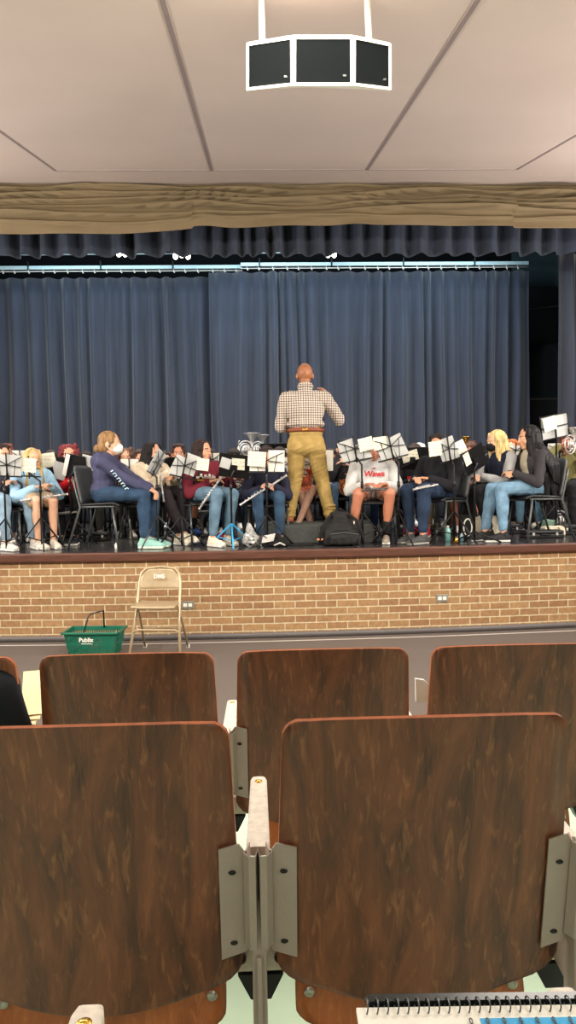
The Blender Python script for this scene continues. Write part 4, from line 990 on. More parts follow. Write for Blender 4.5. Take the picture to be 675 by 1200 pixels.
pp('E', 'person in dark clothes at the back beneath the tuba bells', 288, 10.4, 6, s=0.93, htop=536, detail=0, hair=('short', hairm(70, 50, 42)), top=fab(44, 48, 60), bottom=fab(34, 34, 38), skinm=SK2)
for k_, lb in (('a', 'black chair under the person in charcoal at the far left edge'), ('b', 'black chair under the person in pale blue hoodie'), ('c', 'black chair under the person in red jacket'), ('d', 'black chair with grey legs seen in profile under the navy hoodie'),
        ('e', 'black chair under the person in cream sweater'), ('f', 'black chair under the person in maroon sweatshirt'), ('g', 'black chair under the person in navy sweater'), ('h', 'black chair under the person in grey lettered sweatshirt'),
        ('i', 'black chair under the person in black sweater'), ('j', 'black chair under the blonde person in navy vest'), ('k', 'black chair with empty-looking grey shell back under the black-haired person'),
        ('m', 'black chair at the far left behind the charcoal sweatshirt'), ('o', 'black chair under the person in mustard top'), ('r', 'black chair under the person in black top and shorts'), ('s', 'black chair under the person with ring print shirt'),
        ('u', 'black chair between the conductor legs'), ('v', 'black chair under the person in black hoodie'), ('w', 'black chair under the person with triangle print shirt'), ('y', 'black chair under the bare-legged person in grey top'),
        ('A', 'black chair under the orange-haired person'), ('B', 'black chair under the person in olive shirt'), ('q', 'black chair under the person in grey joggers'), ('p', 'black chair under the curly-haired person'),
        ('n', 'black chair under the masked person at the top left'), ('x', 'black chair under the person in white cap'), ('z', 'black chair under the dark-haired person at the back right'), ('D', 'black chair under the light-haired person at the back'), ('E', 'black chair beneath the tuba player')):
    chair(PEO[k_], lb)
# further half-hidden players filling the rows behind
for k_, (px_, Y_, ht_, yw_, top_, bot_, hr_, lab_) in enumerate((
    (27, 9.4, 535, 15, (30, 30, 36), (30, 30, 34), (50, 36, 32), 'person in black behind the blonde in pale blue, only partly showing'),
    (102, 9.6, 536, 12, (28, 28, 32), (26, 26, 30), (44, 34, 30), 'person in black behind the closed stand of the red jacket'),
    (165, 9.2, 537, 10, (40, 40, 46), (24, 24, 28), (60, 44, 36), 'person in dark grey behind the cream sweater'),
    (196, 9.9, 537, 8, (34, 56, 96), (26, 26, 30), (50, 36, 30), 'person in dark blue behind the solid stand by the cream sweater'),
    (248, 9.5, 536, 4, (26, 26, 30), (32, 34, 44), (40, 30, 28), 'person in black behind the maroon sweatshirt'),
    (328, 9.1, 537, 0, (30, 30, 34), (30, 32, 40), (44, 34, 30), 'person in black behind the navy sweater, left of the conductor'),
    (388, 9.7, 536, -4, (32, 32, 36), (26, 26, 30), (52, 38, 32), 'person in black behind the conductor right hip'),
    (426, 9.3, 538, -6, (26, 28, 34), (44, 64, 100), (48, 36, 32), 'person in black and blue jeans behind the grey lettered sweatshirt'),
    (458, 9.5, 538, -8, (30, 30, 36), (28, 28, 32), (40, 32, 28), 'person in black behind the stand pole of the grey sweatshirt'),
    (513, 9.2, 538, -12, (28, 28, 32), (110, 104, 80), (46, 36, 32), 'person in olive trousers behind the black sweater'),
    (572, 9.6, 536, -18, (24, 26, 32), (26, 26, 30), (50, 38, 32), 'person in black behind the blonde in navy vest'),
    (622, 9.4, 538, -22, (28, 28, 32), (120, 164, 196), (40, 32, 30), 'person in black and light jeans behind the black-haired profile'),
    (645, 9.9, 536, -24, (56, 44, 50), (26, 26, 30), (54, 40, 34), 'person in dark plum behind the low stand at the right'))):
    q_ = pp('x%d' % k_, lab_, px_, Y_, yw_, s=0.95, htop=ht_, detail=0, lean=10, head=(0, 12), hair=('short', hairm(*hr_)), top=fab(*top_), bottom=fab(*bot_), skinm=SK2, shoes=(30, 30, 34) if k_ % 2 else (214, 210, 200))
    chair(q_, 'black chair under the '+lab_.split(',')[0])
# prints and lettering on the clothes
MW_ = fab(228, 222, 214); MRED = fab(196, 40, 42); MYEL = fab(226, 170, 60)
chest_text(PEO['h'], 'Wawa', 0.088, MRED, 0.325, bold=0.002, y=-0.152, shear=0.12)
chest_patch(PEO['h'], [(-0.03, 0.43), (-0.012, 0.42), (0.0, 0.435), (0.02, 0.425), (0.0, 0.412), (-0.012, 0.405)], MRED, 'goose_mark', y=-0.148)
for (z_, w_, m_) in ((0.225, 0.2, MYEL), (0.19, 0.13, MYEL), (0.155, 0.17, MYEL)):
    pts_ = [(-w_/2+w_*k/10, z_-0.009) for k in range(11)]+[(w_/2-w_*k/10, z_+0.009) for k in range(11)]
    chest_patch(PEO['f'], [(a+0.0, b) for a, b in pts_], m_, 'text_line', y=-0.142)
sk = [(-0.11, 0.25), (0.11, 0.25), (0.11, 0.29), (0.085, 0.29), (0.085, 0.31), (0.06, 0.31), (0.06, 0.28), (0.045, 0.28), (0.045, 0.33), (0.02, 0.33), (0.02, 0.29), (0.0, 0.29), (0.0, 0.32), (-0.03, 0.32), (-0.03, 0.285), (-0.05, 0.285), (-0.05, 0.335), (-0.075, 0.335), (-0.075, 0.29), (-0.11, 0.29)]
chest_patch(PEO['f'], sk, MW_, 'skyline_print', y=-0.142)
chest_text(PEO['s'], 'CB WOLFIE', 0.05, MW_, 0.30, bold=0.002, bend=1.2, y=-0.14)
def ring(pn, cx, cz, rx, rz, th, m, name):
    n = 20; mb = MB()
    M = pn['Mt']; pel = pn['pel']; s = pn['s']
    mb.tube([(pel+M @ V((cx+rx*math.cos(a), -0.139*math.sqrt(1-((cx+rx*math.cos(a))/0.20)**2)-0.002, (cz+rz*math.sin(a))*pn['tk'])))*s for a in [2*PI*k/n for k in range(n)]], th, n=6, closed=True); mb.build(name, m, pn['t'])
ring(PEO['s'], 0, 0.20, 0.085, 0.05, 0.007, MW_, 'ring_print'); ring(PEO['s'], 0, 0.20, 0.055, 0.028, 0.006, MW_, 'ring_print')
chest_patch(PEO['w'], [(-0.10, 0.30), (0.10, 0.30), (-0.06, 0.10), (-0.10, 0.10)], MRED, 'triangle_print', y=-0.141)
chest_patch(PEO['w'], [(-0.04, 0.285), (0.06, 0.285), (-0.055, 0.13)], fab(240, 200, 90), 'yellow_print', y=-0.145)
def wlink(o, pn):
    o.parent = pn['t']; o.matrix_parent_inverse = PM(pn).inverted(); return o
# small pale sleeve print on the navy hoodie
mb = MB()
for k in range(8):
    a = P(131+2.4*k, 552+2.9*k, 7.37); d1 = (P(134, 551, 7.37)-P(131, 553, 7.37)).normalized()
    mb.tube([a-d1*0.014, a+d1*0.014], 0.006, n=5); 
    if k % 2: mb.tube([a+d1*0.012, a+d1*0.012+V((0.014, 0, -0.014))], 0.004, n=5)
wlink(mb.build('sleeve_print', fab(186, 214, 226)), PEO['d'])
# ================================================================== INSTRUMENTS
def flute(pa, ya, pb, yb, label, r=0.0095, name='flute', m=MSILVER, zoff=0):
    a, b = P(*pa, ya), P(*pb, yb); t = thing(name, label, name, a); d = b-a; L = d.length; dn = d.normalized(); up = V((0, 0, 1)); sd = dn.cross(up).normalized()
    MB().tube([V(), d], r, n=10).build('body', m, t)
    for f_ in (0.0, 0.28, 0.80, 0.97): MB().tube([d*f_, d*min(1, f_+0.03)], r*1.35, n=10).build('joint_ring', m, t)
    mb = MB(); mb.ell(d*0.9+up*r, (0.02, 0.014, 0.005)); mb.build('lip_plate', m, t)
    for k in range(9):
        c = d*(0.12+0.065*k)+up*r*1.3-V((0, r*0.8, 0)); MB().tube([c, c+V((0, -0.003, 0.005))], 0.0085, n=8).build('key', m, t)
    MB().tube([d*0.08+V((0, -r*1.5, 0)), d*0.72+V((0, -r*1.5, 0))], 0.003, n=6).build('key_rod', m, t)
    return t
flute((24, 587), 7.55, (80, 579), 7.62, 'silver flute lying across the laps of the pale blue hoodie and charcoal sweatshirt')
flute((66, 603), 7.95, (90, 600), 8.0, 'short silver flute piece beside the hand of the red jacket', r=0.008)
flute((192, 588), 7.62, (187, 552), 7.75, 'silver flute held upright before the cream sweater')
flute((233, 597), 7.45, (261, 557), 7.62, 'silver flute held diagonally across the maroon sweatshirt')
flute((281, 592), 7.40, (336, 557), 7.58, 'silver flute held diagonally across the navy sweater')
flute((424, 575), 7.47, (456, 573), 7.47, 'thin dark flute across the lap of the grey lettered sweatshirt', m=MDGREY)
flute((484, 574), 7.35, (513, 568), 7.42, 'pale flute lying on the thigh of the black sweater')
flute((585, 586), 7.5, (602, 579), 7.6, 'short pale flute in the hands of the blonde in navy vest', r=0.008)
def horn(c, s, label, m, yaw=0, name='brass_horn', cat='horn'):
    t = thing(name, label, cat, c, D(yaw))
    for k, (r_, y_) in enumerate(((0.15, 0), (0.11, 0.03), (0.075, -0.02))):
        MB().tube([(r_*s*math.cos(a), y_*s, r_*s*1.15*math.sin(a)) for a in [2*PI*q/20 for q in range(20)]], 0.012*s, closed=True).build('tubing', m, t)
    def bell(u, v): a = 2*PI*u; r_ = (0.02+0.13*v**3)*s; return V((0.12*s+r_*math.cos(a), r_*math.sin(a), (0.05+0.26*v)*s))
    solid(MB().grid(bell, 20, 10).build('bell', m, t), 0.003)
    for k in range(3):
        MB().tube([(-0.05*s+0.04*s*k, -0.04*s, -0.06*s), (-0.05*s+0.04*s*k, -0.04*s, 0.08*s)], 0.014*s).build('valve', m, t)
    MB().tube([(-0.12*s, 0, 0.05*s), (-0.16*s, -0.06*s, 0.14*s), (-0.15*s, -0.1*s, 0.17*s)], 0.008*s).build('mouthpipe', m, t)
    return t
horn(P(288, 528, 10.0), 0.75, 'silver tuba bell and tubing rising over the stands left of the conductor', MSILVER, 20, 'tuba', 'tuba')
horn(P(302, 527, 10.3), 0.65, 'second silver tuba glinting behind the stands left of the conductor', MSILVER, -30, 'tuba', 'tuba')
horn(P(405, 571, 8.28), 0.5, 'orange and white bundled horn held by the person in black hoodie', mat('orange_brass', srgb(226, 140, 70), 0.3, 0.6), 10)
horn(P(357, 566, 8.2), 0.5, 'orange-red horn held between the conductor legs', mat('copper_brass', srgb(214, 96, 50), 0.3, 0.7), 0)
horn(P(668, 521, 8.4), 0.62, 'silver and brass horn at the mouth of the person in olive shirt', MSILVER, 30)
horn(P(543, 525, 10.2), 0.5, 'small brass horn raised behind the tilted black stand', MBRASS, 40)
horn(P(656, 612, 8.75), 0.8, 'silver horn lying under the chair at the right edge', MSILVER, 10)
horn(P(229, 620, 8.9), 0.7, 'silver horn on the floor behind the maroon sweatshirt', MSILVER, -20)
# ================================================================== MUSIC STANDS AND SHEETS
NS = [0]
def deskM(yaw, tilt, roll): return Rz(D(yaw)) @ Rx(D(tilt)) @ Ry(D(roll))
def sheet(c, M, w_, h_, m, label, group=None, lines=True):
    t = MB().box(c, (w_, 0.003, h_), M=M).build('sheet_music', m); tag(t, label, 'sheet music', group); return t
def page_mat(name, col):
    m = bpy.data.materials.new(name); m.use_nodes = True; nt = m.node_tree; b = nt.nodes['Principled BSDF']; b.inputs['Roughness'].default_value = 0.75
    tc = nt.nodes.new('ShaderNodeTexCoord'); sp = nt.nodes.new('ShaderNodeSeparateXYZ'); nt.links.new(tc.outputs['Object'], sp.inputs[0])
    a = nt.nodes.new('ShaderNodeMath'); a.operation = 'MULTIPLY'; a.inputs[1].default_value = 26.0; nt.links.new(sp.outputs[2], a.inputs[0])
    f = nt.nodes.new('ShaderNodeMath'); f.operation = 'FRACT'; nt.links.new(a.outputs[0], f.inputs[0])
    l = nt.nodes.new('ShaderNodeMath'); l.operation = 'LESS_THAN'; l.inputs[1].default_value = 0.35; nt.links.new(f.outputs[0], l.inputs[0])
    n = nt.nodes.new('ShaderNodeTexNoise'); n.inputs['Scale'].default_value = 45; nt.links.new(tc.outputs['Object'], n.inputs['Vector'])
    g = nt.nodes.new('ShaderNodeMath'); g.operation = 'GREATER_THAN'; g.inputs[1].default_value = 0.5; nt.links.new(n.outputs['Fac'], g.inputs[0])
    p = nt.nodes.new('ShaderNodeMath'); p.operation = 'MULTIPLY'; nt.links.new(l.outputs[0], p.inputs[0]); nt.links.new(g.outputs[0], p.inputs[1])
    x = nt.nodes.new('ShaderNodeMixRGB'); x.inputs[1].default_value = (*srgb(*col), 1); x.inputs[2].default_value = (*srgb(*[int(k*0.86) for k in col]), 1); nt.links.new(p.outputs[0], x.inputs[0]); nt.links.new(x.outputs[0], b.inputs['Base Color']); return m
MPG = page_mat('printed_page', (236, 233, 214))
def legs3(t, x, y, h, mt, spread=0.27, rot=20, zc=0.33, ztop=None):
    for k in range(3):
        a = D(rot+120*k); e = V((x+spread*math.cos(a), y+spread*math.sin(a), 0.008)); s0 = V((x, y, zc)); m_ = V((x, y, zc*0.28))
        MB().tube([s0, e], 0.0085, n=6).build('leg', mt, t); MB().tube([m_, s0.lerp(e, 0.6)], 0.006, n=6).build('leg_brace', mt, t)
def stand(label, px, py, Y, wpx, hpx, roll=0, yaw=0, tilt=16, pole=None, kind='wire', pages=(), legm=None, lrot=20, leaf=None, desk_m=None, zc=0.33, dep=None):
    mpp = Y/FPX; w_, h_ = wpx*mpp, hpx*mpp/math.cos(D(tilt)); c = P(px, py, Y); M = deskM(yaw, tilt, roll)
    xp = XA(pole if pole is not None else px, Y, ZS+0.4)
    t = thing('music_stand', label, 'music stand', (xp, Y+0.03, ZS)); o = t.location
    L = lambda x, y, z: c+M @ V((x, y, z))-o
    bm = desk_m or MBLACK
    if kind == 'wire':
        MB().tube([L(-w_/2, 0, -h_/2), L(w_/2, 0, -h_/2)], 0.008, n=6).build('ledge', bm, t)
        MB().tube([L(0, -0.006, -h_/2-0.02), L(0, -0.006, h_/2+0.03)], 0.0085, n=6).build('centre_bar', bm, t)
        mb = MB()
        for s in (-1, 1):
            mb.tube([L(0, -0.004, h_*0.05), L(s*w_*0.30, -0.004, h_*0.30), L(s*w_*0.48, -0.002, h_*0.42)], 0.0045, n=6)
            mb.tube([L(0, -0.004, h_*0.05), L(s*w_*0.48, -0.002, -h_*0.05)], 0.0045, n=6)
            mb.tube([L(s*w_*0.30, -0.004, h_*0.30), L(s*w_*0.22, -0.004, -h_*0.48)], 0.004, n=6)
        mb.build('folding_arm', bm, t)
    elif kind == 'grid':
        mb = MB()
        for u in (-0.5, 0, 0.5): mb.tube([L(u*w_, 0, -h_/2), L(u*w_, 0, h_/2)], 0.007, n=6)
        for v in (-0.5, 0, 0.5): mb.tube([L(-w_/2, 0, v*h_), L(w_/2, 0, v*h_)], 0.007, n=6)
        mb.build('wire_desk', bm, t)
    else:
        mb = MB(); mb.box(L(0, 0, 0), (w_, 0.008, h_), M=M, bev=0.003); mb.build('desk', bm, t)
        mb = MB(); mb.box(L(0, 0.03, -h_/2), (w_, 0.065, 0.006), M=M); mb.build('ledge', bm, t)
        MB().box(L(0, -0.02, -0.02), (0.06, 0.03, 0.08), M=M, bev=0.004).build('tilt_bracket', bm, t)
    top = L(0, 0.012 if kind == 'wire' else -0.03, -h_*0.35 if kind == 'wire' else -0.03)
    MB().tube([V((0, 0, 0.03)), V((0, 0, 0.62)), V((0, 0, max(0.5, top.z-0.08))), top], 0.010, n=8).build('pole', bm, t)
    MB().tube([V((0, 0, 0.58)), V((0, 0, 0.64))], 0.016, n=8).build('collar', MBLACKP, t)
    legs3(t, 0, 0, 0, legm or bm, rot=lrot, zc=zc)
    for i, pg in enumerate(pages):
        ppx, ppy, pw, ph, pr, front, lab = pg[:7]; mm = pg[7] if len(pg) > 7 else (MPG if front else MPAGEBACK)
        cc = P(ppx, ppy, Y)-c; loc = M.inverted() @ cc; yoff = (-0.022-0.006*i) if front else (0.014+0.006*i)
        Mp = M @ Ry(D(pr)); pos = c+M @ V((loc.x, yoff, loc.z))
        sheet(pos, Mp, pw*mpp, ph*mpp/math.cos(D(tilt)), mm, lab)
    return t
B_, F_ = False, True
stand('black wire music stand at the far left edge with a slanting bar', 8, 546, 7.42, 34, 24, roll=3, pole=5, lrot=80, pages=[(-3, 546, 18, 25, 2, B_, 'grey-backed sheet at the far left edge'), (15, 546, 17, 24, 3, B_, 'grey-backed sheet right of the slanting stand bar')])
stand('thin music stand before the pale blue hoodie', 34, 548, 7.5, 26, 20, roll=4, pole=47, pages=[(34, 544, 18, 16, 4, F_, 'cream page hanging before the face of the blonde in pale blue')], lrot=50)
stand('black music stand with pages behind the pale blue hoodie', 60, 549, 8.2, 34, 24, roll=-6, kind='solid', pole=68, pages=[(57, 538, 19, 16, -2, F_, 'white page on the black stand behind the pale blue hoodie'), (70, 551, 16, 20, 24, F_, 'slanted page beside the dark red hair', MPAGEBACK)])
stand('closed black music stand hiding the face of the red jacket', 89, 546, 7.95, 26, 26, roll=12, yaw=-20, tilt=24, kind='solid', pole=82, pages=[(77, 545, 5, 27, 16, F_, 'narrow page edge on the closed black stand', MPAPER), (106, 540, 14, 17, 4, B_, 'white page behind the navy hoodie shoulders')])
stand('wire music stand with a page between the navy hoodie and cream sweater', 152, 549, 8.9, 22, 18, roll=0, pole=150, pages=[(152, 548, 20, 19, 0, B_, 'white page between the navy hoodie and the cream sweater', MPAPER)])
stand('grey folding stand turned edge-on before the cream sweater', 185, 543, 7.55, 30, 26, roll=16, yaw=68, tilt=24, pole=184, pages=[(186, 543, 26, 26, 4, B_, 'sheets seen edge-on before the cream sweater', MPAGEBACK)], legm=MDGREY, desk_m=MDGREY, lrot=0)
stand('solid black stand right of the cream sweater', 199, 549, 8.3, 20, 26, roll=0, yaw=20, tilt=20, kind='solid', pole=200)
stand('black wire stand with grey sheets before the maroon sweatshirt', 216, 547, 7.42, 30, 25, roll=14, pole=212, lrot=40, pages=[(209, 547, 15, 25, 14, B_, 'grey-backed sheet left of the wire bar beside the maroon sweatshirt'), (223, 545, 16, 24, 8, B_, 'grey-backed sheet right of the wire bar beside the maroon sweatshirt'), (238, 543, 14, 14, -6, F_, 'small cream page clipped before the maroon shoulder')])
stand('solid black music stand with bright blue legs', 275, 546, 7.45, 37, 27, roll=8, yaw=-8, tilt=26, kind='solid', pole=271, legm=mat('blue_leg', srgb(56, 164, 220), 0.4), lrot=35, pages=[(280, 542, 15, 13, -2, F_, 'cream page on the black stand with blue legs'), (265, 541, 12, 12, 12, F_, 'sheet behind the cream page on the black stand with blue legs', MPAGEBACK)], zc=0.24)
stand('black wire stand hiding the face of the navy sweater', 312, 541, 7.35, 42, 25, roll=1, pole=313, lrot=10, pages=[(301, 537, 21, 17, 4, F_, 'cream page on the left half of the stand before the navy sweater'), (324, 541, 19, 25, 0, B_, 'white sheet on the right half of the stand before the navy sweater', MPAPER), (302, 544, 19, 18, 0, B_, 'white sheet on the lower left of the stand before the navy sweater', MPAPER)])
stand('black flat-topped stand behind the conductor left leg', 322, 526, 9.6, 34, 12, tilt=50, kind='solid', pole=337, pages=[(335, 528, 22, 5, 0, F_, 'paper edge on the flat-topped stand', MPAPER)])
stand('wire stand with sheets seen between the conductor legs', 364, 545, 8.3, 32, 22, pole=369, pages=[(355, 545, 15, 21, 0, B_, 'white sheet seen between the conductor legs', MPAPER), (384, 540, 13, 24, 0, B_, 'white sheet seen right of the conductor hip', MPAPER)])
stand('black wire stand tilted left, beside the conductor right side', 416, 527, 7.5, 38, 26, roll=-10, pole=425, lrot=15, pages=[(408, 529, 19, 25, -10, B_, 'grey-backed sheet on the tilted wire stand beside the conductor'), (427, 531, 15, 22, -8, B_, 'grey-backed sheet before the left part of the face above the grey sweatshirt'), (428, 519, 17, 15, -4, F_, 'cream page on the tilted wire stand'), (444, 518, 15, 15, 4, F_, 'cream page before the hidden face above the grey sweatshirt')])
stand('black wire stand tilted left before the grey lettered sweatshirt', 458, 524, 7.45, 36, 27, roll=-14, pole=468, lrot=50, pages=[(452, 527, 18, 27, -8, B_, 'grey-backed sheet left of the bar on the stand before the grey sweatshirt'), (468, 523, 14, 27, -12, B_, 'grey-backed sheet right of the bar on the stand before the grey sweatshirt')])
stand('wide solid black music stand right of the grey lettered sweatshirt', 483, 537, 8.1, 40, 26, tilt=12, kind='solid', pole=468, pages=[(480, 534, 19, 12, -16, F_, 'white page slipping off the wide black stand')])
stand('black wire stand before the face of the black sweater', 526, 527, 7.4, 24, 27, roll=-12, pole=533, lrot=70, pages=[(525, 527, 21, 27, -11, B_, 'grey-backed sheet before the face of the black sweater'), (509, 525, 15, 17, 4, F_, 'cream page left of the stand before the black sweater'), (539, 525, 15, 15, -16, B_, 'pale page right of the stand before the black sweater', MPAPER)])
stand('black orchestra stand tilted steeply, with its pole on the stage edge', 556, 538, 7.4, 30, 30, roll=-34, yaw=24, tilt=22, kind='solid', pole=557, lrot=0, pages=[(542, 535, 8, 16, -2, F_, 'narrow white page on the steeply tilted black stand')], zc=0.12)
stand('tall wire grid stand with sheets above the right edge chair', 650, 500, 8.4, 32, 27, roll=-12, pole=653, kind='grid', pages=[(643, 496, 15, 16, -6, F_, 'cream page on the tall grid stand'), (650, 500, 32, 27, 0, B_, 'grey sleeve across the tall grid stand')])
stand('wire stand with white sheets low behind the black-haired person', 656, 530, 8.8, 30, 20, pole=672, pages=[(649, 529, 15, 18, 0, B_, 'white sheet on the low stand behind the black hair', MPAPER), (664, 531, 12, 18, 0, B_, 'second white sheet on the low stand at the right edge', MPAPER)])
stand('wire stand with white sheets behind the blonde hair', 604, 528, 9.2, 22, 12, pole=603, pages=[(604, 528, 20, 11, 0, B_, 'white sheet behind the blonde hair', MPAPER)])
stand('solid black stand at the back between the tilted stand and the blonde', 568, 530, 9.3, 30, 16, kind='solid', pole=566, tilt=10)
stand('wire stand with sheet at the left between two students', 137, 560, 9.0, 18, 12, pole=137)
for px_, py_, lab_ in ((24, 537, 'white sheet behind the mask at the left'), (249, 540, 'white sheet behind the long dark hair of the maroon sweatshirt'), (338, 545, 'white sheet left of the conductor knee')):
    mp = 8.8/FPX; 
    stand('back row stand with the '+lab_, px_, py_, 8.8, 20, 18, pages=[(px_, py_, 18, 17, 0, B_, lab_, MPAPER)])
# ================================================================== PODIUM AND THINGS ON THE STAGE
MCF = mat('podium_carpet', srgb(72, 76, 74), 0.95, var=0.15, vscale=30, bump=0.3, bscale=400)
pa, pb = XA(304, 7.7, ZS), XA(438, 7.7, ZS); zt_ = ZP
t = thing('conductor_podium', 'low podium covered in dark grey carpet under the conductor', 'podium', ((pa+pb)/2, 8.1, ZS))
MB().box((0, 0, (zt_-ZS)/2), (pb-pa, 0.86, zt_-ZS), bev=0.02).build('carpeted_box', MCF, t)
MB().box((0, -0.425, 0.006), (pb-pa-0.04, 0.02, 0.012)).build('base_strip', MBLACKP, t)
def backpack():
    c = V((XA(399, 7.45, ZS), 7.45, ZS)); t = thing('backpack', 'black backpack leaning on the podium front below the conductor', 'backpack', c); m = fab(30, 30, 30, 0.7)
    mb = MB(); mb.ell((0.0, 0.02, 0.13), (0.21, 0.11, 0.15)); mb.ell((0.0, 0.05, 0.25), (0.13, 0.09, 0.10)); mb.box((0, 0, 0.09), (0.38, 0.18, 0.16), bev=0.04)
    blob(mb, 'main_bag', m, t, 0.009, 3, amp=0.012, nsc=(9, 9, 12), seed=4)
    mb = MB(); mb.box((0.03, -0.11, 0.075), (0.30, 0.06, 0.12), bev=0.03); blob(mb, 'front_pocket', m, t, 0.008, 3, amp=0.006, nsc=(12, 12, 12))
    for s in (-1, 1): MB().tube([(s*0.09, 0.0, 0.31), (s*0.15, -0.09, 0.26), (s*0.2, -0.11, 0.14), (s*0.22, -0.08, 0.02)], 0.016).build('strap', fab(22, 22, 24), t)
    MB().tube([(-0.12, -0.145, 0.125), (0.03, -0.148, 0.14), (0.17, -0.145, 0.12)], 0.005).build('zipper', MDGREY, t)
    MB().tube([(-0.03, 0.03, 0.33), (0, 0.0, 0.375), (0.05, 0.03, 0.335)], 0.012).build('top_handle', fab(22, 22, 24), t)
    MB().box((0.13, -0.085, 0.235), (0.012, 0.006, 0.03)).build('label_tab', MWHITE, t)
    MB().box((-0.215, -0.1, 0.075), (0.06, 0.012, 0.018)).build('label_tab', fab(220, 150, 110), t)
backpack()
def visor_bag():
    c = V((XA(321, 7.42, ZS), 7.42, ZS)); t = thing('sling_bag', 'small black bag with a white panel in front of the podium', 'bag', c)
    mb = MB(); mb.cap((-0.09, 0, 0.04), (0.11, 0, 0.04), 0.04, 0.045); mb.tube([(-0.1, 0, 0.05), (-0.05, -0.01, 0.10), (0.03, -0.01, 0.11), (0.12, 0, 0.04)], 0.03)
    blob(mb, 'bag_body', fab(24, 24, 26), t, 0.007, 3, amp=0.006, nsc=(14, 14, 14))
    solid(MB().grid(lambda u, v: V((-0.125+0.12*u+0.02*v, -0.055-0.01*math.sin(PI*u), 0.045+0.075*v+0.02*u)), 8, 8).build('white_panel', fab(206, 204, 200), t), 0.012)
    MB().tube([(0.0, -0.05, 0.02), (0.06, -0.06, 0.045), (0.11, -0.05, 0.02)], 0.008).build('white_trim', fab(206, 204, 200), t)
    MB().tube([(0.1, 0, 0.03), (0.2, -0.02, 0.012), (0.32, 0.0, 0.012), (0.40, -0.02, 0.015)], 0.009).build('strap', fab(24, 24, 26), t)
visor_bag()
def plastic_bag():
    c = V((XA(294, 7.5, ZS), 7.5, ZS)); t = thing('plastic_bag', 'crumpled translucent plastic bag left of the podium', 'bag', c)
    mb = MB(); mb.ell((0, 0, 0.075), (0.08, 0.07, 0.075)); mb.cap((0, 0, 0.12), (-0.015, 0, 0.22), 0.05, 0.016)
    m = mat('thin_plastic', srgb(176, 178, 178), 0.2, var=0.3, vscale=30, col2=srgb(235, 235, 230), trans=0.35)
    blob(mb, 'bag_film', m, t, 0.006, 1, amp=0.014, nsc=(22, 22, 22), seed=2)
    for k in range(6): MB().ell((0.03*math.sin(k*2.2), -0.055-0.01*(k % 2), 0.03+0.018*k), (0.02, 0.015, 0.014)).build('wrapped_item', fab(236, 236, 230) if k % 2 else fab(40, 42, 44), t)
plastic_bag()
def bottle(px, py, Y, h, m, cap, label, name='water_bottle', cat='bottle', r=0.03):
    c = V((XA(px, Y, ZS), Y, ZS)); t = thing(name, label, cat, c); mb = MB(); mb.tube([(0, 0, 0), (0, 0, h*0.75), (0, 0, h*0.86), (0, 0, h*0.9)], [r, r, r*0.6, r*0.5], n=16); mb.build('body', m, t)
    MB().tube([(0, 0, h*0.88), (0, 0, h)], r*0.55, n=12).build('lid', cap, t)
bottle(524.5, 632, 7.75, 0.16, mat('mint_bottle', srgb(150, 214, 206), 0.3), MWHITE, 'mint green water bottle on the stage behind the black sweater chair')
bottle(534, 638, 7.45, 0.07, MBRASS, MBRASS, 'small brass mute standing near the stage edge', 'trumpet_mute', 'mute', r=0.028)
bottle(137, 640, 7.45, 0.07, MWHITE, MWHITE, 'small white cup on the stage under the profile chair', 'paper_cup', 'cup', r=0.022)
bottle(541, 630, 7.7, 0.08, mat('blue_bottle', srgb(150, 190, 210), 0.3), MWHITE, 'tiny pale blue bottle beside the brass mute', r=0.02)
def tote(px0, px1, h, Y, m, label, name='tote_bag', handle=None):
    x0, x1 = XA(px0, Y, ZS+0.1), XA(px1, Y, ZS+0.1); w_ = x1-x0; t = thing(name, label, 'bag', ((x0+x1)/2, Y, ZS))
    mb = MB(); mb.box((0, 0, h/2), (w_, 0.13, h), bev=0.02); blob(mb, 'bag_body', m, t, 0.009, 2, amp=0.008, nsc=(8, 8, 8), seed=px0)
    if handle: MB().tube([(w_*0.1*0+0.05*math.cos(a)*handle[1], -0.075, h*0.52+0.09*math.sin(a)) for a in [2*PI*k/18 for k in range(18)]], 0.008, closed=True).build('handle', handle[0], t)
    else: MB().tube([(0.03, -0.07, h*0.95), (0.05, -0.075, h*0.7), (0.06, -0.075, h*0.55)], 0.006).build('handle', fab(120, 110, 90), t)
    return t
tote(553, 585, 0.24, 7.98, fab(214, 204, 182), 'cream canvas tote bag standing behind the stand pole')
tote(539, 553, 0.26, 7.9, fab(24, 24, 26), 'black bag with a white loop handle beside the cream tote', handle=(MWHITE, 0.9))
tote(636, 652, 0.16, 8.5, fab(120, 150, 132), 'small sage green bag under the right chair')
tote(636, 660, 0.11, 8.1, fab(206, 198, 172), 'small cream bag behind the rear leg of the profile chair at the right')
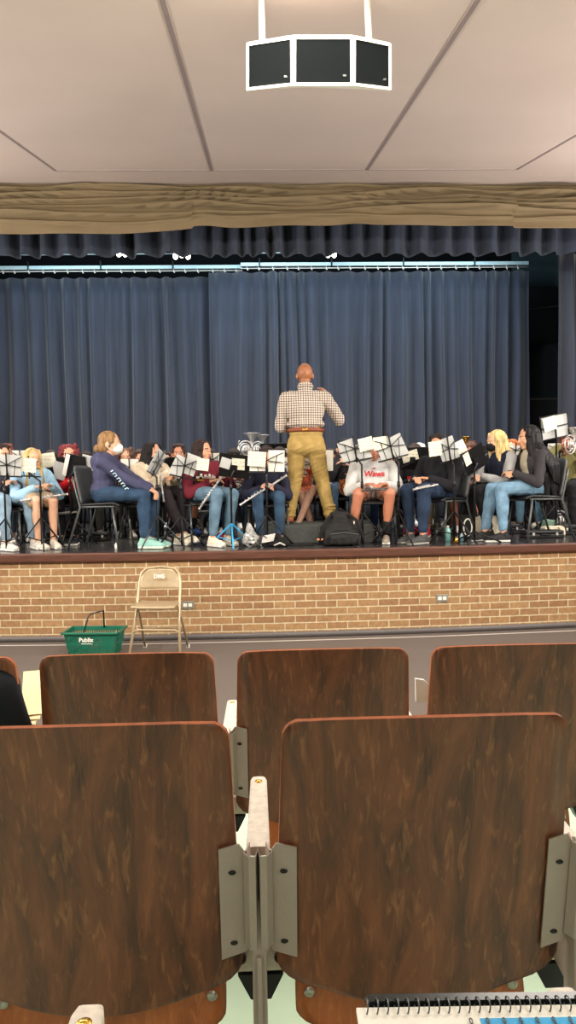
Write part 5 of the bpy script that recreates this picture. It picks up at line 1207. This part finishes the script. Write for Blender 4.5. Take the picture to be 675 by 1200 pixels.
def case(px0, px1, h, Y, label, d=0.22, m=None, yaw=0):
    x0, x1 = XA(px0, Y, ZS+0.05), XA(px1, Y, ZS+0.05); w_ = x1-x0; t = thing('instrument_case', label, 'case', ((x0+x1)/2, Y, ZS), D(yaw)); m = m or MBLACKP
    MB().box((0, 0, h*0.28), (w_, d, h*0.54), bev=0.012).build('lower_shell', m, t); MB().box((0, 0, h*0.78), (w_*0.995, d*0.99, h*0.42), bev=0.014).build('lid', m, t)
    for s in (-0.3, 0.3): MB().box((s*w_, -d/2-0.004, h*0.55), (0.025, 0.008, 0.03), bev=0.002).build('latch', MSILVER, t)
    MB().tube([(-0.05, -d/2, h*0.5), (-0.045, -d/2-0.025, h*0.5), (0.045, -d/2-0.025, h*0.5), (0.05, -d/2, h*0.5)], 0.007).build('handle', m, t)
case(612, 657, 0.085, 7.95, 'flat black instrument case under the profile chair at the right')
case(100, 128, 0.10, 8.6, 'black instrument case behind the profile chair at the left')
case(203, 222, 0.09, 8.5, 'black instrument case beneath the wire stand of the maroon sweatshirt')
case(296, 326, 0.10, 8.9, 'black instrument case behind the navy sweater feet')
case(468, 500, 0.09, 8.7, 'black instrument case behind the dark jeans')
case(504, 530, 0.08, 8.6, 'black instrument case behind the mint bottle')
case(22, 44, 0.09, 8.7, 'black instrument case behind the tan-shorts student')
case(586, 606, 0.12, 8.6, 'black instrument case behind the light jeans at the right')
case(70, 86, 0.16, 9.3, 'tall black instrument case behind the red jacket', d=0.12)
case(150, 176, 0.12, 8.9, 'black instrument case between the navy hoodie and cream sweater')
case(424, 440, 0.10, 8.8, 'black instrument case between bare calves of the grey sweatshirt')
case(655, 680, 0.12, 8.3, 'black instrument case at the right stage edge')
for k, (px_, Y_, c_, lab_) in enumerate(((38, 8.5, (236, 232, 224), 'crumpled white paper behind the tan shorts'), (62, 8.9, (30, 30, 34), 'dark pouch behind the pale sneakers'), (262, 8.5, (186, 50, 66), 'red shoe bag behind the light jeans'), (226, 8.7, (70, 110, 190), 'small blue pouch behind the white sneakers'), (480, 8.4, (200, 60, 90), 'pink pouch between the dark jeans'), (492, 9.0, (220, 214, 200), 'pale cloth bundle behind the dark jeans'), (508, 8.9, (120, 116, 90), 'olive cloth bundle behind the black sweater chair'), (516, 9.2, (232, 228, 222), 'white cloth bundle behind the mint bottle'), (630, 9.0, (226, 222, 210), 'white cloth bundle behind the right chair'))):
    mb = MB(); mb.ell((0, 0, 0.05), (0.07, 0.06, 0.05)); mb.ell((0.04, 0.02, 0.06), (0.05, 0.05, 0.045))
    o = blob(mb, 'cloth_bundle', fab(*c_), None, 0.008, 2, amp=0.016, nsc=(16, 16, 16), seed=k); o.location = (XA(px_, Y_, ZS), Y_, ZS); tag(o, lab_, 'bundle')
bpy.data.scenes.remove(TMPSC)
